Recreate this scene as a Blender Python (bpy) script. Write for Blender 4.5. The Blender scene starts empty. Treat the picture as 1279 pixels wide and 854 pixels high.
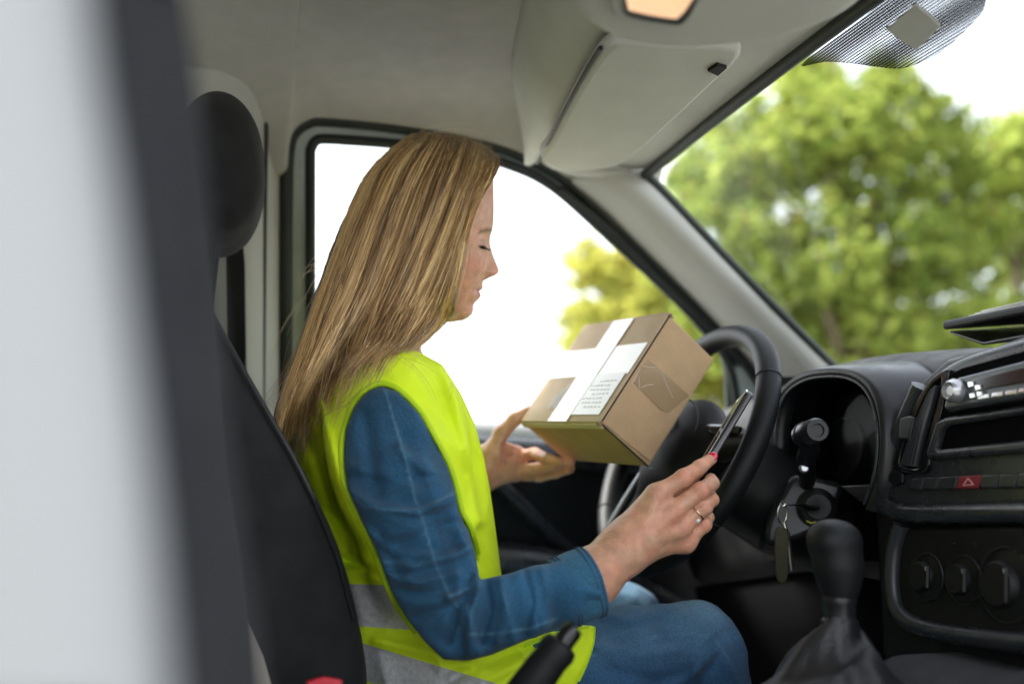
import bpy, bmesh, math, random
import numpy as np
from mathutils import Vector, Matrix
random.seed(7); RNG = np.random.default_rng(7)
SC = bpy.context.scene
COL = SC.collection
# ------------------------------------------------------------------ camera
FPX, CX, CY = 1244.0, 639.5, 427.0
YAW, PIT = math.radians(15.7), math.radians(7.9)
FW = np.array([math.sin(YAW)*math.cos(PIT), math.cos(YAW)*math.cos(PIT), math.sin(PIT)])
RT = np.array([math.cos(YAW), -math.sin(YAW), 0.0])
UP = np.cross(RT, FW)
CAM = np.array([0.0, 0.0, 1.15])
cd = bpy.data.cameras.new('camera'); cam = bpy.data.objects.new('camera', cd); COL.objects.link(cam)
m = Matrix(((RT[0], UP[0], -FW[0], CAM[0]), (RT[1], UP[1], -FW[1], CAM[1]), (RT[2], UP[2], -FW[2], CAM[2]), (0, 0, 0, 1)))
cam.matrix_world = m
cd.sensor_width = 36; cd.lens = FPX/1279*36; cd.clip_start = 0.02; cd.clip_end = 500
cd.dof.use_dof = True; cd.dof.focus_distance = 1.16; cd.dof.aperture_fstop = 1.9
SC.camera = cam
# ------------------------------------------------------------------ light
SUN_EL, SUN_ROT = math.radians(50), math.radians(-62)
w = bpy.data.worlds.new('World'); SC.world = w; w.use_nodes = True
nt = w.node_tree; bg = nt.nodes['Background']
sky = nt.nodes.new('ShaderNodeTexSky'); sky.sky_type = 'NISHITA'; sky.sun_disc = False
sky.sun_elevation = SUN_EL; sky.sun_rotation = SUN_ROT
sky.air_density = 1.0; sky.dust_density = 3.0
hs = nt.nodes.new('ShaderNodeHueSaturation'); hs.inputs['Saturation'].default_value = 0.30
nt.links.new(sky.outputs[0], hs.inputs['Color']); nt.links.new(hs.outputs[0], bg.inputs['Color'])
bg.inputs['Strength'].default_value = 0.15
sl = bpy.data.lights.new('sun', 'SUN'); sl.energy = 2.2; sl.angle = math.radians(10); sl.color = (1, .95, .86)
so = bpy.data.objects.new('sun', sl); COL.objects.link(so)
sd = Vector((math.sin(SUN_ROT)*math.cos(SUN_EL), math.cos(SUN_ROT)*math.cos(SUN_EL), math.sin(SUN_EL)))
so.rotation_euler = sd.to_track_quat('Z', 'Y').to_euler(); so.location = (0, 0, 12)
SC.view_settings.view_transform = 'Standard'; SC.view_settings.look = 'None'
SC.view_settings.exposure = 2.3; SC.view_settings.gamma = 1
SC.render.engine = 'CYCLES'
SC.cycles.use_denoising = True
SC.cycles.max_bounces = 8; SC.cycles.diffuse_bounces = 5; SC.cycles.transparent_max_bounces = 12
SC.cycles.sample_clamp_indirect = 8
# ------------------------------------------------------------------ pixel helpers
def ray(px, py): return FW + (px-CX)/FPX*RT - (py-CY)/FPX*UP
def W(px, py, Y):
    d = ray(px, py); return CAM + d*(Y/d[1])
def WX(px, py, X):
    d = ray(px, py); return CAM + d*(X/d[0])
def WZ(px, py, z):
    d = ray(px, py); return CAM + d*((z-1.15)/d[2])
class Plane:
    def __init__(s, O, N, U):
        s.O = np.array(O, float); s.N = np.array(N, float)/np.linalg.norm(N)
        U = np.array(U, float); U -= s.N*(U@s.N); s.U = U/np.linalg.norm(U); s.V = np.cross(s.N, s.U)
    def hit(s, px, py, off=0.0):
        d = ray(px, py); t = ((s.O+s.N*off-CAM)@s.N)/(d@s.N); return CAM+d*t
    def loc(s, px, py, off=0.0):
        p = s.hit(px, py, off)-s.O; return (p@s.U, p@s.V)
def proj(P):
    d = P-CAM; z = d@FW; return CX+FPX*(d@RT)/z, CY-FPX*(d@UP)/z
def crs(pts, n=6, closed=False):
    P = [np.array(p, float) for p in pts]; out = []
    N = len(P); rng = range(N) if closed else range(N-1)
    for i in rng:
        if closed: a, b, c, d = P[(i-1) % N], P[i], P[(i+1) % N], P[(i+2) % N]
        else: a, b, c, d = P[max(i-1, 0)], P[i], P[i+1], P[min(i+2, N-1)]
        for k in range(n):
            t = k/n
            out.append(.5*((2*b)+(c-a)*t+(2*a-5*b+4*c-d)*t*t+(3*b-a-3*c+d)*t**3))
    if not closed: out.append(P[-1])
    return out
# ------------------------------------------------------------------ objects
ORG = {}
def tag(o, label=None, cat=None, group=None, kind=None):
    for k, v in (('label', label), ('category', cat), ('group', group), ('kind', kind)):
        if v: o[k] = v
    return o
def empty(name, loc, label, cat, group=None):
    o = bpy.data.objects.new(name, None); COL.objects.link(o); o.location = tuple(loc); o.empty_display_size = .05
    ORG[o.name] = np.array(loc, float); return tag(o, label, cat, group)
def part_empty(name, loc, parent):
    o = bpy.data.objects.new(name, None); COL.objects.link(o); o.parent = parent; loc = np.array(loc, float)
    o.location = tuple(loc-ORG[parent.name]); o.empty_display_size = .05; ORG[o.name] = loc; return o
def finish(me, name, mat, parent, org=None, smooth=True):
    base = ORG[parent.name] if parent is not None else (np.array(org, float) if org is not None else np.zeros(3))
    me.name = name
    o = bpy.data.objects.new(name, me); COL.objects.link(o)
    if parent is not None: o.parent = parent
    else: o.location = tuple(base)
    ORG[o.name] = base
    if mat:
        me.materials.clear()
        for q in (mat if isinstance(mat, (list, tuple)) else [mat]): me.materials.append(q)
    me.polygons.foreach_set('use_smooth', [smooth]*len(me.polygons))
    return o
def mk(name, verts, faces, mat, parent=None, cols=None, smooth=True, org=None, auto=None):
    base = ORG[parent.name] if parent is not None else (np.array(org, float) if org is not None else np.zeros(3))
    me = bpy.data.meshes.new(name)
    V = np.asarray(verts, dtype=float)-base
    if isinstance(faces, np.ndarray) and faces.ndim == 2:
        n, k = faces.shape
        me.vertices.add(len(V)); me.vertices.foreach_set('co', V.astype(np.float32).ravel())
        me.loops.add(n*k); me.loops.foreach_set('vertex_index', faces.astype(np.int32).ravel())
        me.polygons.add(n); me.polygons.foreach_set('loop_start', np.arange(0, n*k, k, dtype=np.int32))
        me.update(calc_edges=True)
    else:
        me.from_pydata(V.tolist(), [], [list(map(int, f)) for f in faces])
    if cols is not None:
        a = me.color_attributes.new('col', 'FLOAT_COLOR', 'POINT')
        c = np.ones((len(V), 4), np.float32); c[:, :3] = np.asarray(cols); a.data.foreach_set('color', c.ravel())
    me.validate()
    o = finish(me, name, mat, parent, org, smooth)
    if auto: o.data.set_sharp_from_angle(angle=math.radians(auto))
    return o
def fix_normals(o):
    bm = bmesh.new(); bm.from_mesh(o.data); bmesh.ops.recalc_face_normals(bm, faces=bm.faces); bm.to_mesh(o.data); bm.free()
def bevel(o, wdt, seg=3, ang=35):
    fix_normals(o)
    b = o.modifiers.new('bevel', 'BEVEL'); b.width = wdt; b.segments = seg; b.limit_method = 'ANGLE'; b.angle_limit = math.radians(ang)
    b.use_clamp_overlap = True
    o.data.set_sharp_from_angle(angle=math.radians(60))
    return o
def prism(name, pts, vec, mat, parent=None, bev=0.0, seg=3, org=None, cols=None):
    n = len(pts); P = [np.array(p, float) for p in pts]; v = np.array(vec, float)
    V = P+[p+v for p in P]
    F = [list(range(n)), list(range(2*n-1, n-1, -1))]+[[i, i+n, (i+1) % n+n, (i+1) % n] for i in range(n)]
    o = mk(name, V, F, mat, parent, smooth=bev > 0, org=org)
    fix_normals(o)
    if bev > 0: bevel(o, bev, seg)
    return o
def box(name, lo, hi, mat, parent=None, bev=0.0, seg=3, org=None):
    x0, y0, z0 = lo; x1, y1, z1 = hi
    return prism(name, [(x0, y0, z0), (x1, y0, z0), (x1, y1, z0), (x0, y1, z0)], (0, 0, z1-z0), mat, parent, bev, seg, org)
def plate(name, loops, plane, off, thick, mat, parent=None, bev=0.002, px=True, org=None):
    """flat plate with holes: loops of pixel points on a plane, standing off..off+thick towards the plane normal"""
    cu = bpy.data.curves.new(name, 'CURVE'); cu.dimensions = '2D'; cu.fill_mode = 'BOTH'
    cu.extrude = max(thick/2-bev, 0.0002); cu.bevel_depth = bev; cu.bevel_resolution = 2; cu.offset = -bev
    for L in loops:
        s = cu.splines.new('POLY'); s.points.add(len(L)-1); s.use_cyclic_u = True
        for i, p in enumerate(L):
            u, v = plane.loc(p[0], p[1], off+thick) if px else p
            s.points[i].co = (u, v, 0, 1)
    o = bpy.data.objects.new('tmp', cu); COL.objects.link(o)
    dg = bpy.context.evaluated_depsgraph_get()
    me = bpy.data.meshes.new_from_object(o.evaluated_get(dg))
    bpy.data.objects.remove(o)
    c = plane.O+plane.N*(off+thick/2)
    base = ORG[parent.name] if parent is not None else (np.array(org, float) if org is not None else np.zeros(3))
    M = Matrix(((plane.U[0], plane.V[0], plane.N[0], c[0]-base[0]), (plane.U[1], plane.V[1], plane.N[1], c[1]-base[1]), (plane.U[2], plane.V[2], plane.N[2], c[2]-base[2]), (0, 0, 0, 1)))
    me.transform(M)
    oo = finish(me, name, mat, parent, org)
    oo.data.set_sharp_from_angle(angle=math.radians(40))
    return oo
def tube_mesh(path, rad, n=10, flat=1.0, closed=False, caps=True, up=None):
    P = np.array(path, float); N = len(P)
    R = np.full(N, rad) if np.isscalar(rad) else np.interp(np.linspace(0, 1, N), np.linspace(0, 1, len(rad)), rad)
    if closed: T = np.roll(P, -1, 0)-np.roll(P, 1, 0)
    else: T = np.gradient(P, axis=0)
    T /= np.linalg.norm(T, axis=1)[:, None]+1e-12
    a = np.array(up, float) if up is not None else (np.array([0, 0, 1.]) if abs(T[0][2]) < .8 else np.array([0, 1., 0]))
    V = []; 
    for i in range(N):
        a = a-T[i]*(a@T[i]); a /= np.linalg.norm(a)+1e-12
        b = np.cross(T[i], a)
        for k in range(n):
            t = 2*math.pi*k/n; V.append(P[i]+R[i]*(a*math.cos(t)*flat+b*math.sin(t)))
    F = []
    for i in range(N if closed else N-1):
        j = (i+1) % N
        for k in range(n): F.append([i*n+k, i*n+(k+1) % n, j*n+(k+1) % n, j*n+k])
    if caps and not closed: F.append(list(range(n))[::-1]); F.append([(N-1)*n+k for k in range(n)])
    return V, F
def tube(name, path, rad, mat, parent=None, n=10, flat=1.0, closed=False, org=None, up=None):
    V, F = tube_mesh(path, rad, n, flat, closed, True, up)
    return mk(name, V, F, mat, parent, org=org, auto=50)
def lathe(name, c, axis, prof, mat, parent=None, n=28, org=None, up=None):
    ax = np.array(axis, float); ax /= np.linalg.norm(ax)
    a = np.array([0, 0, 1.]) if abs(ax[2]) < .8 else np.array([0, 1., 0])
    a -= ax*(a@ax); a /= np.linalg.norm(a); b = np.cross(ax, a); V = []; F = []
    for (r, h) in prof:
        for k in range(n):
            t = 2*math.pi*k/n; V.append(np.array(c)+ax*h+r*(a*math.cos(t)+b*math.sin(t)))
    for i in range(len(prof)-1):
        for k in range(n): F.append([i*n+k, i*n+(k+1) % n, (i+1)*n+(k+1) % n, (i+1)*n+k])
    F.append(list(range(n))[::-1]); F.append([(len(prof)-1)*n+k for k in range(n)])
    o = mk(name, V, F, mat, parent, org=org); fix_normals(o); o.data.set_sharp_from_angle(angle=math.radians(35)); return o
def grid_mesh(rows):
    V = [p for r in rows for p in r]; m_ = len(rows[0])
    F = [[i*m_+j, i*m_+j+1, (i+1)*m_+j+1, (i+1)*m_+j] for i in range(len(rows)-1) for j in range(m_-1)]
    return V, F
def sheet(name, rows, mat, parent=None, thick=0.0, org=None, sub=0):
    V, F = grid_mesh(rows); o = mk(name, V, F, mat, parent, org=org)
    if sub:
        s = o.modifiers.new('sub', 'SUBSURF'); s.levels = s.render_levels = sub
    if thick:
        s = o.modifiers.new('thick', 'SOLIDIFY'); s.thickness = thick; s.offset = 0
    return o
# ------------------------------------------------------------------ implicit surfaces
def noise3(X, Y, Z, seed=0):
    X, Y, Z = np.broadcast_arrays(X, Y, Z); sh = X.shape
    p = [np.floor(a).astype(np.int64) for a in (X, Y, Z)]; f = [(a-b) for a, b in zip((X, Y, Z), p)]
    f = [t*t*(3-2*t) for t in f]; out = np.zeros(sh, np.float32)
    for i in (0, 1):
        for j in (0, 1):
            for k in (0, 1):
                h = ((p[0]+i)*73856093) ^ ((p[1]+j)*19349663) ^ ((p[2]+k)*83492791) ^ (seed*2654435761)
                h = (h ^ (h >> 13))*1274126177; h = ((h ^ (h >> 16)) & 0xffff)/65535.0
                out += h*(f[0] if i else 1-f[0])*(f[1] if j else 1-f[1])*(f[2] if k else 1-f[2])
    return out*2-1
class Field:
    def __init__(s, lo, hi, h):
        s.lo = np.array(lo, float); s.h = h
        s.n = np.ceil((np.array(hi)-s.lo)/h).astype(int)+1
        s.ax = [s.lo[i]+h*np.arange(s.n[i]) for i in range(3)]
        s.F = np.full(tuple(s.n), 1.0, np.float32)
    def grids(s, sl=(slice(None),)*3):
        return (s.ax[0][sl[0]][:, None, None], s.ax[1][sl[1]][None, :, None], s.ax[2][sl[2]][None, None, :])
    def _sl(s, lo, hi):
        out = []
        for i in range(3):
            a = int(max(0, math.floor((lo[i]-s.lo[i])/s.h))); b = int(min(s.n[i], math.ceil((hi[i]-s.lo[i])/s.h)+1))
            if b <= a: return None
            out.append(slice(a, b))
        return tuple(out)
    def op(s, fn, lo, hi, k=0.01, mode='u'):
        sl = s._sl(np.array(lo)-2*k-3*s.h, np.array(hi)+2*k+3*s.h)
        if sl is None: return
        d = fn(*s.grids(sl)); A = s.F[sl]
        if mode == 'u':
            hh = np.clip(k-np.abs(A-d), 0, None)/k if k > 0 else 0
            s.F[sl] = np.minimum(A, d)-hh*hh*k*.25
        elif mode == 's':
            hh = np.clip(k-np.abs(A+d), 0, None)/k
            s.F[sl] = np.maximum(A, -d)+hh*hh*k*.25
    def cone(s, p, q, r1, r2, k=0.01, sy=1.0, mode='u'):
        p = np.array(p, float); q = np.array(q, float)
        def fn(X, Y, Z):
            v = q-p; vv = v.copy(); vv[1] /= sy; L = vv@vv+1e-12
            dx, dy, dz = X-p[0], (Y-p[1])/sy, Z-p[2]
            t = np.clip((dx*vv[0]+dy*vv[1]+dz*vv[2])/L, 0, 1)
            return np.sqrt((dx-t*vv[0])**2+(dy-t*vv[1])**2+(dz-t*vv[2])**2)-(r1+(r2-r1)*t)
        R = max(r1, r2)*max(1, sy)
        s.op(fn, np.minimum(p, q)-R, np.maximum(p, q)+R, k, mode)
    def ball(s, c, r, k=0.01, R=None, mode='u'):
        c = np.array(c, float); r = np.array([r]*3 if np.isscalar(r) else r, float)
        Rm = np.eye(3) if R is None else np.array(R)
        def fn(X, Y, Z):
            dx, dy, dz = X-c[0], Y-c[1], Z-c[2]
            a = [(Rm[i][0]*dx+Rm[i][1]*dy+Rm[i][2]*dz) for i in range(3)]
            k0 = np.sqrt((a[0]/r[0])**2+(a[1]/r[1])**2+(a[2]/r[2])**2)
            k1 = np.sqrt((a[0]/r[0]**2)**2+(a[1]/r[1]**2)**2+(a[2]/r[2]**2)**2)+1e-9
            return k0*(k0-1)/k1
        m_ = r.max(); s.op(fn, c-m_, c+m_, k, mode)
    def rbox(s, c, half, rr, k=0.01, R=None, mode='u'):
        c = np.array(c, float); hf = np.array(half, float)-rr; Rm = np.eye(3) if R is None else np.array(R)
        def fn(X, Y, Z):
            dx, dy, dz = X-c[0], Y-c[1], Z-c[2]
            a = [np.abs(Rm[i][0]*dx+Rm[i][1]*dy+Rm[i][2]*dz)-hf[i] for i in range(3)]
            return np.sqrt(sum(np.maximum(t, 0)**2 for t in a))+np.minimum(np.maximum(a[0], np.maximum(a[1], a[2])), 0)-rr
        m_ = np.linalg.norm(half); s.op(fn, c-m_, c+m_, k, mode)
    def pix(s):
        X, Y, Z = s.grids(); 
        z = (X-CAM[0])*FW[0]+(Y-CAM[1])*FW[1]+(Z-CAM[2])*FW[2]
        a = (X-CAM[0])*RT[0]+(Y-CAM[1])*RT[1]+(Z-CAM[2])*RT[2]
        b = (X-CAM[0])*UP[0]+(Y-CAM[1])*UP[1]+(Z-CAM[2])*UP[2]
        return CX+FPX*a/z, CY-FPX*b/z
    def smax(s, d, k):
        hh = np.clip(k-np.abs(s.F-d), 0, None)/k
        s.F = (np.maximum(s.F, d)+hh*hh*k*.25).astype(np.float32)
    def mesh(s):
        F = s.F; h = s.h; n = F.shape; S = F < 0
        c = np.zeros((n[0]-1, n[1]-1, n[2]-1), np.int8)
        for i in (0, 1):
            for j in (0, 1):
                for k in (0, 1): c += S[i:n[0]-1+i, j:n[1]-1+j, k:n[2]-1+k]
        act = np.argwhere((c > 0) & (c < 8)); ids = np.full(c.shape, -1, np.int32); ids[tuple(act.T)] = np.arange(len(act))
        co = np.array([(i, j, k) for i in (0, 1) for j in (0, 1) for k in (0, 1)])
        vals = np.stack([F[tuple((act+o).T)] for o in co], 1)
        acc = np.zeros((len(act), 3)); cnt = np.zeros(len(act))
        for a in range(8):
            for b in range(a+1, 8):
                if np.abs(co[a]-co[b]).sum() != 1: continue
                va, vb = vals[:, a], vals[:, b]; x = (va < 0) != (vb < 0)
                t = np.where(x, va/np.where(x, va-vb, 1), 0)
                acc += np.where(x[:, None], co[a]+t[:, None]*(co[b]-co[a]), 0); cnt += x
        V = s.lo+h*(act+acc/cnt[:, None]); quads = []
        for d in range(3):
            e, f = (d+1) % 3, (d+2) % 3
            sa = [slice(0, m_) for m_ in n]; sb = list(sa)
            sa[d] = slice(0, n[d]-1); sb[d] = slice(1, n[d])
            A = S[tuple(sa)]; B = S[tuple(sb)]; w_ = np.argwhere(A != B)
            w_ = w_[(w_[:, e] > 0) & (w_[:, f] > 0) & (w_[:, e] < n[e]-1) & (w_[:, f] < n[f]-1)]
            oe = np.zeros(3, int); oe[e] = 1; of = np.zeros(3, int); of[f] = 1
            q = np.stack([ids[tuple((w_-oe-of).T)], ids[tuple((w_-of).T)], ids[tuple(w_.T)], ids[tuple((w_-oe).T)]], 1)
            fl = ~A[tuple(w_.T)]; q[fl] = q[fl][:, ::-1]; quads.append(q)
        return V, np.concatenate(quads)
def poly_sd(px, py, poly):
    """signed distance to a pixel polygon (negative inside)"""
    P = np.array(poly, float); d = None; ins = np.zeros(np.broadcast(px, py).shape, bool)
    for i in range(len(P)):
        a, b = P[i], P[(i+1) % len(P)]; e = b-a
        t = np.clip(((px-a[0])*e[0]+(py-a[1])*e[1])/(e@e+1e-9), 0, 1)
        q = (px-a[0]-t*e[0])**2+(py-a[1]-t*e[1])**2
        d = q if d is None else np.minimum(d, q)
        if a[1] != b[1]:
            c = ((a[1] > py) != (b[1] > py)) & (px < (b[0]-a[0])*(py-a[1])/(b[1]-a[1])+a[0]); ins ^= c
    d = np.sqrt(d); return np.where(ins, -d, d)
def line_d(px, py, line):
    P = np.array(line, float); d = np.full(np.shape(px), 1e9)
    for a, b in zip(P[:-1], P[1:]):
        e = b-a; t = np.clip(((px-a[0])*e[0]+(py-a[1])*e[1])/(e@e+1e-9), 0, 1)
        d = np.minimum(d, np.hypot(px-a[0]-t*e[0], py-a[1]-t*e[1]))
    return d
# ------------------------------------------------------------------ materials
def mat(name, col, rough=.5, metal=0., bump=0., bscale=200., var=0., vscale=8., spec=.5, coat=0., attr=False, sss=0., sheen=0., trans=0., emis=None, aniso=0.):
    M = bpy.data.materials.new(name); M.use_nodes = True; nt = M.node_tree; b = nt.nodes['Principled BSDF']
    b.inputs['Roughness'].default_value = rough; b.inputs['Metallic'].default_value = metal
    b.inputs['Specular IOR Level'].default_value = spec; b.inputs['Coat Weight'].default_value = coat
    b.inputs['Base Color'].default_value = (*col, 1)
    if sss:
        b.inputs['Subsurface Weight'].default_value = sss; b.inputs['Subsurface Radius'].default_value = (1, .35, .2); b.inputs['Subsurface Scale'].default_value = .008
    if sheen: b.inputs['Sheen Weight'].default_value = sheen
    if aniso: b.inputs['Anisotropic'].default_value = aniso
    if emis: b.inputs['Emission Color'].default_value = (*emis[0], 1); b.inputs['Emission Strength'].default_value = emis[1]
    tc = nt.nodes.new('ShaderNodeTexCoord')
    src = None
    if attr:
        at = nt.nodes.new('ShaderNodeAttribute'); at.attribute_name = 'col'; src = at.outputs['Color']
        nt.links.new(src, b.inputs['Base Color'])
    if var:
        n = nt.nodes.new('ShaderNodeTexNoise'); n.inputs['Scale'].default_value = vscale; n.inputs['Detail'].default_value = 6
        nt.links.new(tc.outputs['Object'], n.inputs['Vector'])
        mr = nt.nodes.new('ShaderNodeMapRange'); mr.inputs['From Min'].default_value = .3; mr.inputs['From Max'].default_value = .7
        mr.inputs['To Min'].default_value = 1-var; mr.inputs['To Max'].default_value = 1+var
        nt.links.new(n.outputs['Fac'], mr.inputs['Value'])
        mx = nt.nodes.new('ShaderNodeVectorMath'); mx.operation = 'SCALE'
        if src is None: mx.inputs[0].default_value = col
        else: nt.links.new(src, mx.inputs[0])
        n3_ = nt.nodes.new('ShaderNodeTexNoise'); n3_.inputs['Scale'].default_value = 23; n3_.inputs['Detail'].default_value = 8; nt.links.new(tc.outputs['Object'], n3_.inputs['Vector'])
        mr3 = nt.nodes.new('ShaderNodeMapRange'); mr3.inputs['From Min'].default_value = .3; mr3.inputs['From Max'].default_value = .7; mr3.inputs['To Min'].default_value = max(.03, rough-.09); mr3.inputs['To Max'].default_value = min(1, rough+.12)
        nt.links.new(n3_.outputs['Fac'], mr3.inputs['Value']); nt.links.new(mr3.outputs[0], b.inputs['Roughness'])
        nt.links.new(mr.outputs[0], mx.inputs['Scale']); nt.links.new(mx.outputs[0], b.inputs['Base Color'])
    if bump:
        n = nt.nodes.new('ShaderNodeTexNoise'); n.inputs['Scale'].default_value = bscale; n.inputs['Detail'].default_value = 3
        nt.links.new(tc.outputs['Object'], n.inputs['Vector'])
        bp = nt.nodes.new('ShaderNodeBump'); bp.inputs['Strength'].default_value = bump; bp.inputs['Distance'].default_value = .002
        nt.links.new(n.outputs['Fac'], bp.inputs['Height']); nt.links.new(bp.outputs[0], b.inputs['Normal'])
    return M
def glass_mat(name, tint=(1, 1, 1), refl=.06):
    M = bpy.data.materials.new(name); M.use_nodes = True; nt = M.node_tree; nt.nodes.remove(nt.nodes['Principled BSDF'])
    t = nt.nodes.new('ShaderNodeBsdfTransparent'); t.inputs[0].default_value = (*tint, 1)
    g = nt.nodes.new('ShaderNodeBsdfGlossy'); g.inputs['Roughness'].default_value = .02
    x = nt.nodes.new('ShaderNodeMixShader'); x.inputs[0].default_value = refl
    nt.links.new(t.outputs[0], x.inputs[1]); nt.links.new(g.outputs[0], x.inputs[2])
    nt.links.new(x.outputs[0], nt.nodes['Material Output'].inputs[0]); return M
M = dict(
    liner=mat('roof_lining_fabric', (.44, .43, .385), .9, bump=.5, bscale=500, var=.06, vscale=30),
    trim=mat('grey_trim', (.48, .48, .455), .55, bump=.15, bscale=700, var=.03, vscale=15),
    pale=mat('pale_door_paint', (.36, .42, .40), .35, var=.03),
    visor=mat('visor_vinyl', (.56, .555, .505), .6, bump=.35, bscale=450, var=.05, vscale=12),
    seal=mat('rubber_seal', (.012, .018, .016), .5, bump=.1, bscale=300),
    dash=mat('dash_plastic', (.006, .0063, .007), .45, bump=.25, bscale=900, var=.15, vscale=30, spec=.3),
    dash2=mat('dash_smooth_plastic', (.012, .0125, .0145), .32, bump=.05, bscale=900, var=.1, vscale=30, spec=.4),
    void=mat('unlit_recess_black', (.003, .003, .0035), .95, spec=.05),  # shade inside recesses, hood and footwell put into the colour
    stack=mat('console_plastic', (.022, .025, .030), .28, bump=.1, bscale=900, var=.12, vscale=25, spec=.5),
    console=mat('console_cloth', (.035, .036, .042), .85, bump=.5, bscale=300, var=.15, vscale=30),
    gloss=mat('gloss_black', (.008, .008, .009), .12),
    black=mat('matt_black', (.005, .005, .0055), .6, bump=.1, bscale=500, spec=.3),
    leather=mat('wheel_leather', (.008, .009, .010), .46, bump=.3, bscale=700, spec=.25),
    boot=mat('boot_leather', (.014, .014, .0155), .45, bump=.4, bscale=300, var=.2, vscale=40),
    seat=mat('seat_cloth', (.006, .006, .0075), .8, bump=.5, bscale=900, var=.15, vscale=40, sheen=.05),
    seatg=mat('seat_cloth_grey', (.011, .0112, .0145), .85, bump=.4, bscale=800, var=.1, vscale=30),
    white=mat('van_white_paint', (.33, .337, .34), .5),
    radio=mat('radio_face', (.09, .10, .11), .25, .5), chrome=mat('chrome', (.75, .76, .78), .15, 1.0),
    silver=mat('silver_plastic', (.45, .46, .48), .25, .7),
    steel=mat('ring_steel', (.6, .57, .5), .25, 1.0),
    red=mat('hazard_red', (.20, .010, .022), .4),
    mark=mat('printed_mark', (.6, .3, .32), .5),
    glass=glass_mat('window_glass', (.96, .98, .97), .03),
)
# ================================================================== outside
SUNN = np.array(sd)
g = mk('ground', [(-150, -150, 0), (150, -150, 0), (150, 150, 0), (-150, 150, 0)], [[0, 1, 2, 3]], mat('dry_grass_ground', (.16, .17, .09), .95, var=.35, vscale=1.5, bump=.5, bscale=30), smooth=False)
tag(g, kind='structure')
rd = mk('parking_lot', [(-14, -9, .004), (9.5, -9, .004), (9.5, 6.5, .004), (-14, 6.5, .004)], [[0, 1, 2, 3]], mat('asphalt', (.23, .23, .225), .9, var=.2, vscale=3, bump=.6, bscale=120), smooth=False)
tag(rd, kind='structure')
M['bark'] = mat('bark', (.12, .09, .06), .9, bump=1, bscale=25, var=.3, vscale=6)
def leaf_mat():
    m_ = bpy.data.materials.new('foliage'); m_.use_nodes = True; nt = m_.node_tree; nt.nodes.remove(nt.nodes['Principled BSDF'])
    at = nt.nodes.new('ShaderNodeAttribute'); at.attribute_name = 'col'
    d = nt.nodes.new('ShaderNodeBsdfDiffuse'); t = nt.nodes.new('ShaderNodeBsdfTranslucent'); x = nt.nodes.new('ShaderNodeMixShader'); x.inputs[0].default_value = .4
    nt.links.new(at.outputs['Color'], d.inputs[0]); nt.links.new(at.outputs['Color'], t.inputs[0])
    nt.links.new(d.outputs[0], x.inputs[1]); nt.links.new(t.outputs[0], x.inputs[2]); nt.links.new(x.outputs[0], nt.nodes['Material Output'].inputs[0]); return m_
M['leaf'] = leaf_mat()
def tree(label, base, clumps, nleaf, c0, c1, leaf=.075, group='trees beyond the van'):
    """clumps: (centre, radius). trunk rises from base, a limb runs to every clump"""
    b = np.array(base, float)
    root = empty('broadleaf_tree', b, label, 'tree', group)
    cen = np.mean([c for c, r in clumps], 0); V = []; F = []
    fork = b+(cen-b)*np.array([.35, .35, .38])
    def add(path, rad):
        v, f = tube_mesh(crs(path, 4), rad, 8); o = len(V); V.extend(v); F.extend([[i+o for i in q] for q in f])
    add([b-[0, 0, .1], b+(fork-b)*.5+RNG.normal(size=3)*.06, fork], [.24, .19, .15])
    for c, r in clumps:
        mid = (fork+c)/2+RNG.normal(size=3)*.2
        add([fork, mid, c], [.11, .06, .025])
        for _ in range(4):
            e = c+RNG.normal(size=3)*r*.5; add([mid*.4+c*.6, (c+e)/2+RNG.normal(size=3)*.1, e], [.03, .018, .008])
    mk('trunk', V, F, M['bark'], root)
    vol = np.array([r**2.3 for c, r in clumps]); vol /= vol.sum()
    which = RNG.choice(len(clumps), nleaf, p=vol)
    C_ = np.array([c for c, r in clumps])[which]; R_ = np.array([r for c, r in clumps])[which]
    dr = RNG.normal(size=(nleaf, 3)); dr /= np.linalg.norm(dr, axis=1)[:, None]
    # twig clusters: leaves gather round sub-centres, which leaves gaps
    sub = RNG.normal(size=(len(clumps), 46, 3)); sub /= np.linalg.norm(sub, axis=2)[:, :, None]
    sub *= RNG.uniform(.35, 1.0, (len(clumps), 46, 1))
    s = sub[which, RNG.integers(0, 46, nleaf)]
    P = C_+R_[:, None]*(s*[1, 1, .85]+RNG.normal(size=(nleaf, 3))*.13)
    nrm = RNG.normal(size=(nleaf, 3))+[0, 0, .8]; nrm /= np.linalg.norm(nrm, axis=1)[:, None]
    a = np.cross(nrm, dr); a /= np.linalg.norm(a, axis=1)[:, None]; c_ = np.cross(nrm, a)
    L = (leaf*RNG.uniform(.6, 1.3, nleaf))[:, None]
    Q = np.stack([P-a*L, P-c_*L*.55, P+a*L, P+c_*L*.55], 1).reshape(-1, 3)
    t = np.clip(RNG.random(nleaf)*.7+.3*RNG.random((len(clumps)*46))[(which*46) % (len(clumps)*46)], 0, 1)[:, None]
    colr = np.array(c0)*(1-t)+np.array(c1)*t; colr[RNG.random(nleaf) < .03] = (.22, .13, .03)
    mk('crown', Q, np.arange(len(Q)).reshape(-1, 4), M['leaf'], root, cols=np.repeat(colr, 4, 0), smooth=False)
    return root
def at(px, py, Y): return W(px, py, Y)
def clump(px, py, Y, rp):
    p = W(px, py, Y); dep = (p-CAM)@FW; return (p, rp*dep/FPX)
def gnd(px, Y): p = W(px, 600, Y); return (p[0], p[1], 0)
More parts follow.
